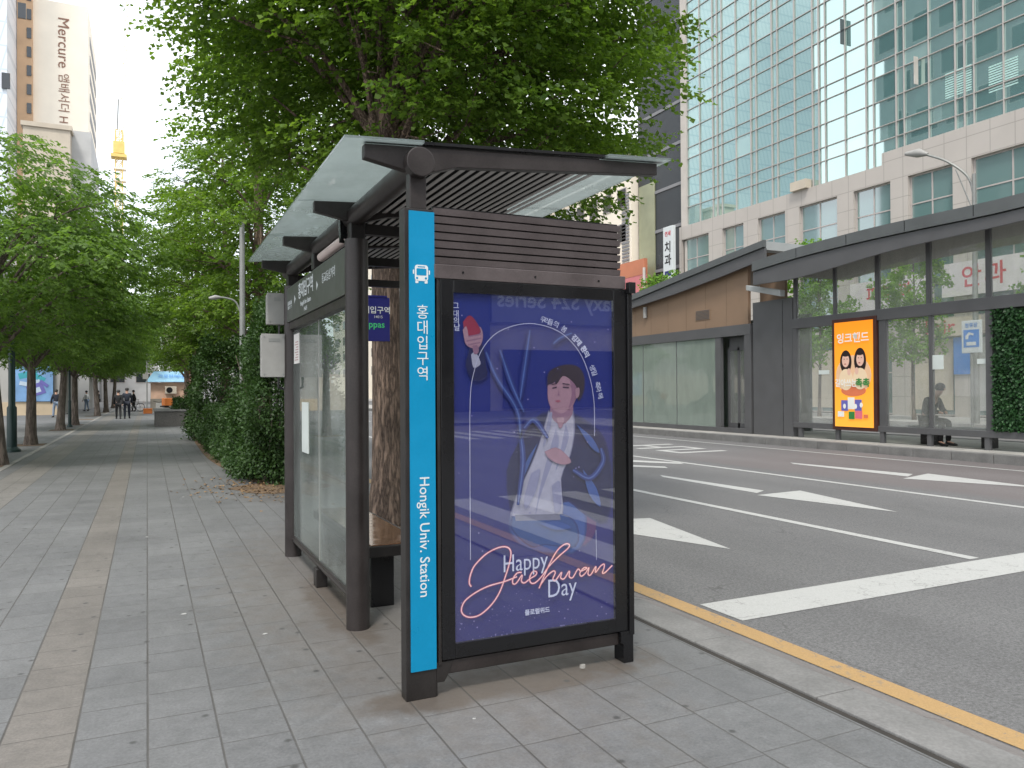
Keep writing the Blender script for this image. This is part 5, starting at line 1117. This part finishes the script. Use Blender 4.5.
for k, (cx, cz, w, h, an, m_) in enumerate(((-8.2, 3.4, 2.2, .6, .25, 0), (-7.0, 3.1, 1.6, .5, -.5, 0), (-7.6, 2.6, 1.6, .35, .3, 2), (-7.3, 1.9, 2.0, 1.2, .35, 1), (-7.2, 1.85, .9, .5, .35, 2), (-8.7, 2.5, .9, .4, -.2, 2), (-6.4, 2.5, 1.2, .3, -.7, 1))):
    mb.cur = m_; c, s_ = math.cos(an), math.sin(an); cx = -7.25+(cx+7.5)*.55; cz = 2.25+(cz-2.5)*.72; w *= .52; h *= .7; mb.poly([(cx+a*w/2*c-b*h/2*s_, 64.295-.004*k, cz+a*w/2*s_+b*h/2*c) for a, b in ((-1, -1), (1, -1), (1, 1), (-1, 1))])
mb.build('mural_shapes', [pm('mural teal', (.04, .30, .36), .6, 0, .1, 2), pm('mural violet', (.13, .12, .38), .6, 0, .1, 2), pm('mural pale', (.45, .55, .65), .6, 0, .1, 2)], ms)
for (x0, x1, y0, y1, h, mt, lb) in ((-22, -5.0, 84, 97, 7, 'palegrey', 'pale low street building behind the far zelkovas'), (-7, 1.8, 150, 165, 13, 'palegrey', 'pale block closing the view behind the kiosk'), (1.9, 2.9, 100, 108, 11, 'cream', 'narrow cream building behind the mast at the end of the pavement'), (-30, -7.2, 172, 190, 30, 'palegrey', 'pale tall block in haze behind the hotel tower')):
    box_building('street_building', lb, x0, x1, y0, y1, h, M[mt], wall_windows(1, y0, x0+.4, x1-.4, max(1, int((x1-x0)/3)), [3.2+3.2*k for k in range(max(1, int((h-3)/3.2)))]))
box_building('street_building', 'long pale block closing the far end of the road', 4, 36, 205, 220, 17, M['palegrey'], wall_windows(1, 205, 5, 35, 8, (4, 8, 12)))
box_building('street_building', 'grey low block behind the shrubs and the clipped hedge end', 2.4, 3.6, 118, 140, 9, M['beige'], ())
# tower crane
cr = thing('tower_crane', 'yellow tower crane far behind the trees against the pale sky', 'crane', (-5.6, 220, 0))
cx0 = leftpt(119, 150, 220)[0]; hw = .8; zC = 68
mb = MB()
for sx_ in (-1, 1):
    for sy in (-1, 1): mb.tube([(cx0+sx_*hw, 220+sy*hw, 0), (cx0+sx_*hw, 220+sy*hw, zC)], .14, 5)
for k in range(34):
    z = k*2
    for sy in (-1, 1): mb.tube([(cx0-hw, 220+sy*hw, z), (cx0+hw, 220+sy*hw, z+2)], .08, 4); mb.tube([(cx0-hw, 220+sy*hw, z+2), (cx0+hw, 220+sy*hw, z+2)], .08, 4)
mb.build('mast', M['yellow'], cr)
MB().box(cx0-1.3, cx0+1.3, 218.7, 221.3, zC-6, zC-3).build('cab', M['yellow'], cr); MB().box(cx0-1.8, cx0+1.8, 218.4, 221.6, zC-7, zC-6.2).build('slewing_ring', M['yellow'], cr)
for k in range(3): MB().box(cx0-1.2, cx0+1.6, 219, 221, zC-10-k*3, zC-9.5-k*3).build('climbing_collar', M['cream'], cr)
MB().tube([(cx0-.4, 219.6, zC), (cx0-.1, 220, zC+8)], .18, 5).build('a_frame', M['pole'], cr)
mb = MB(); jt = np.array((cx0+2.2, 218, zC+36.)); jb = np.array((cx0+.5, 220, zC-3.))
for sx_ in (-.5, .5): mb.tube([jb+np.array((sx_, 0, 0)), jt+np.array((sx_*.4, 0, 0))], .08, 5)
for k in range(18): a = jb+(jt-jb)*k/18; b = jb+(jt-jb)*(k+1)/18; w = .5-.3*k/18; mb.tube([a+np.array((-w, 0, 0)), b+np.array((w, 0, 0))], .05, 4)
mb.build('jib', pm('pale crane jib', (.80, .62, .42), .6), cr)
# what the glass mirrors: street behind the viewpoint
struct('corner_pavement', MB().box(6, 70, -75, -27, -.13, .03), M['paving'])
ob = box_building('office_tower', 'tall grey office tower mirrored in the teal glass, standing beyond the left trees', -85, -60, 66, 111, 120, M['midgrey'], wall_windows(0, -60, 67, 110, 7, [6+9*k for k in range(12)], .75, 5))
cn = box_building('corner_building', 'grey corner building mirrored in the advert glass, with a big sign', 22.8, 70, -75, -45, 26, M['beige'], wall_windows(1, -45, 24, 69, 11, (11.5, 16.5, 21), .75, 3.0))
box_building('dark_building', 'dark glass building mirrored at the left edge of the advert', 6, 22.6, -75, -44, 45, M['darkwin'], ())
MB().box(23, 40, -44.9, -44.6, 6.6, 9.9).build('sign_band', M['midgrey'], cn); text('Galaxy S24 Series', 1.7, M['white'], (29.5, -44.55, 8.3), (-1, 0, 0), (0, 0, 1), cn, bold=.03)
MB().box(24, 50, -44.9, -44.6, .2, 4.6).build('shop_front', M['darkwin'], cn)
MBX = 12.0
bo = thing('bollard', 'black pavement bollard mirrored in the advert glass', 'bollard', (9, -27.6, .03), 'bollards at the street corner')
MB().tube([(9, -27.6, .03), (9, -27.6, 1.35), (9, -27.6, 1.42)], [.19, .17, .05], 12).build('post', M['black'], bo, smooth=True); MB().tube([(9, -27.6, 1.05), (9, -27.6, 1.15)], .18, 12).build('reflective_band', M['white'], bo)
for k in range(1, 8): dup(bo, (20.6+k*1.15, -40, .03))
# scraps on the paving
rr = random.Random(8)
for k, (px, py, s_, m_, lb) in enumerate(((617, 665, .018, 'beige', 'small pale stone beside the panel leg'), (147, 537, .02, 'white', 'white paper scrap in the middle of the pavement'), (184, 614, .022, 'white', 'flat white paper scrap nearest the shelter post'), (265, 634, .018, 'white', 'round white scrap left of the front shelter post'), (183, 497, .025, 'white', 'far white paper scrap near the hedge'), (474, 719, .010, 'white', 'tiny white scrap in front of the advert panel'))):
    if px == 617: px, py = 583, 668
    q = at(px, py, z=0); pts = [(q[0]+s_*rr.uniform(.7, 1.2)*math.cos(t), q[1]+s_*rr.uniform(.5, .9)*math.sin(t)) for t in [i*.9 for i in range(7)]]
    tag(MB().prism(pts, 2, .0005, .02 if k == 0 else .003).build('pebble' if k == 0 else 'paper_scrap', M['concrete'] if k == 0 else M['scrap'], bevel=.001), lb, 'stone' if k == 0 else 'litter')
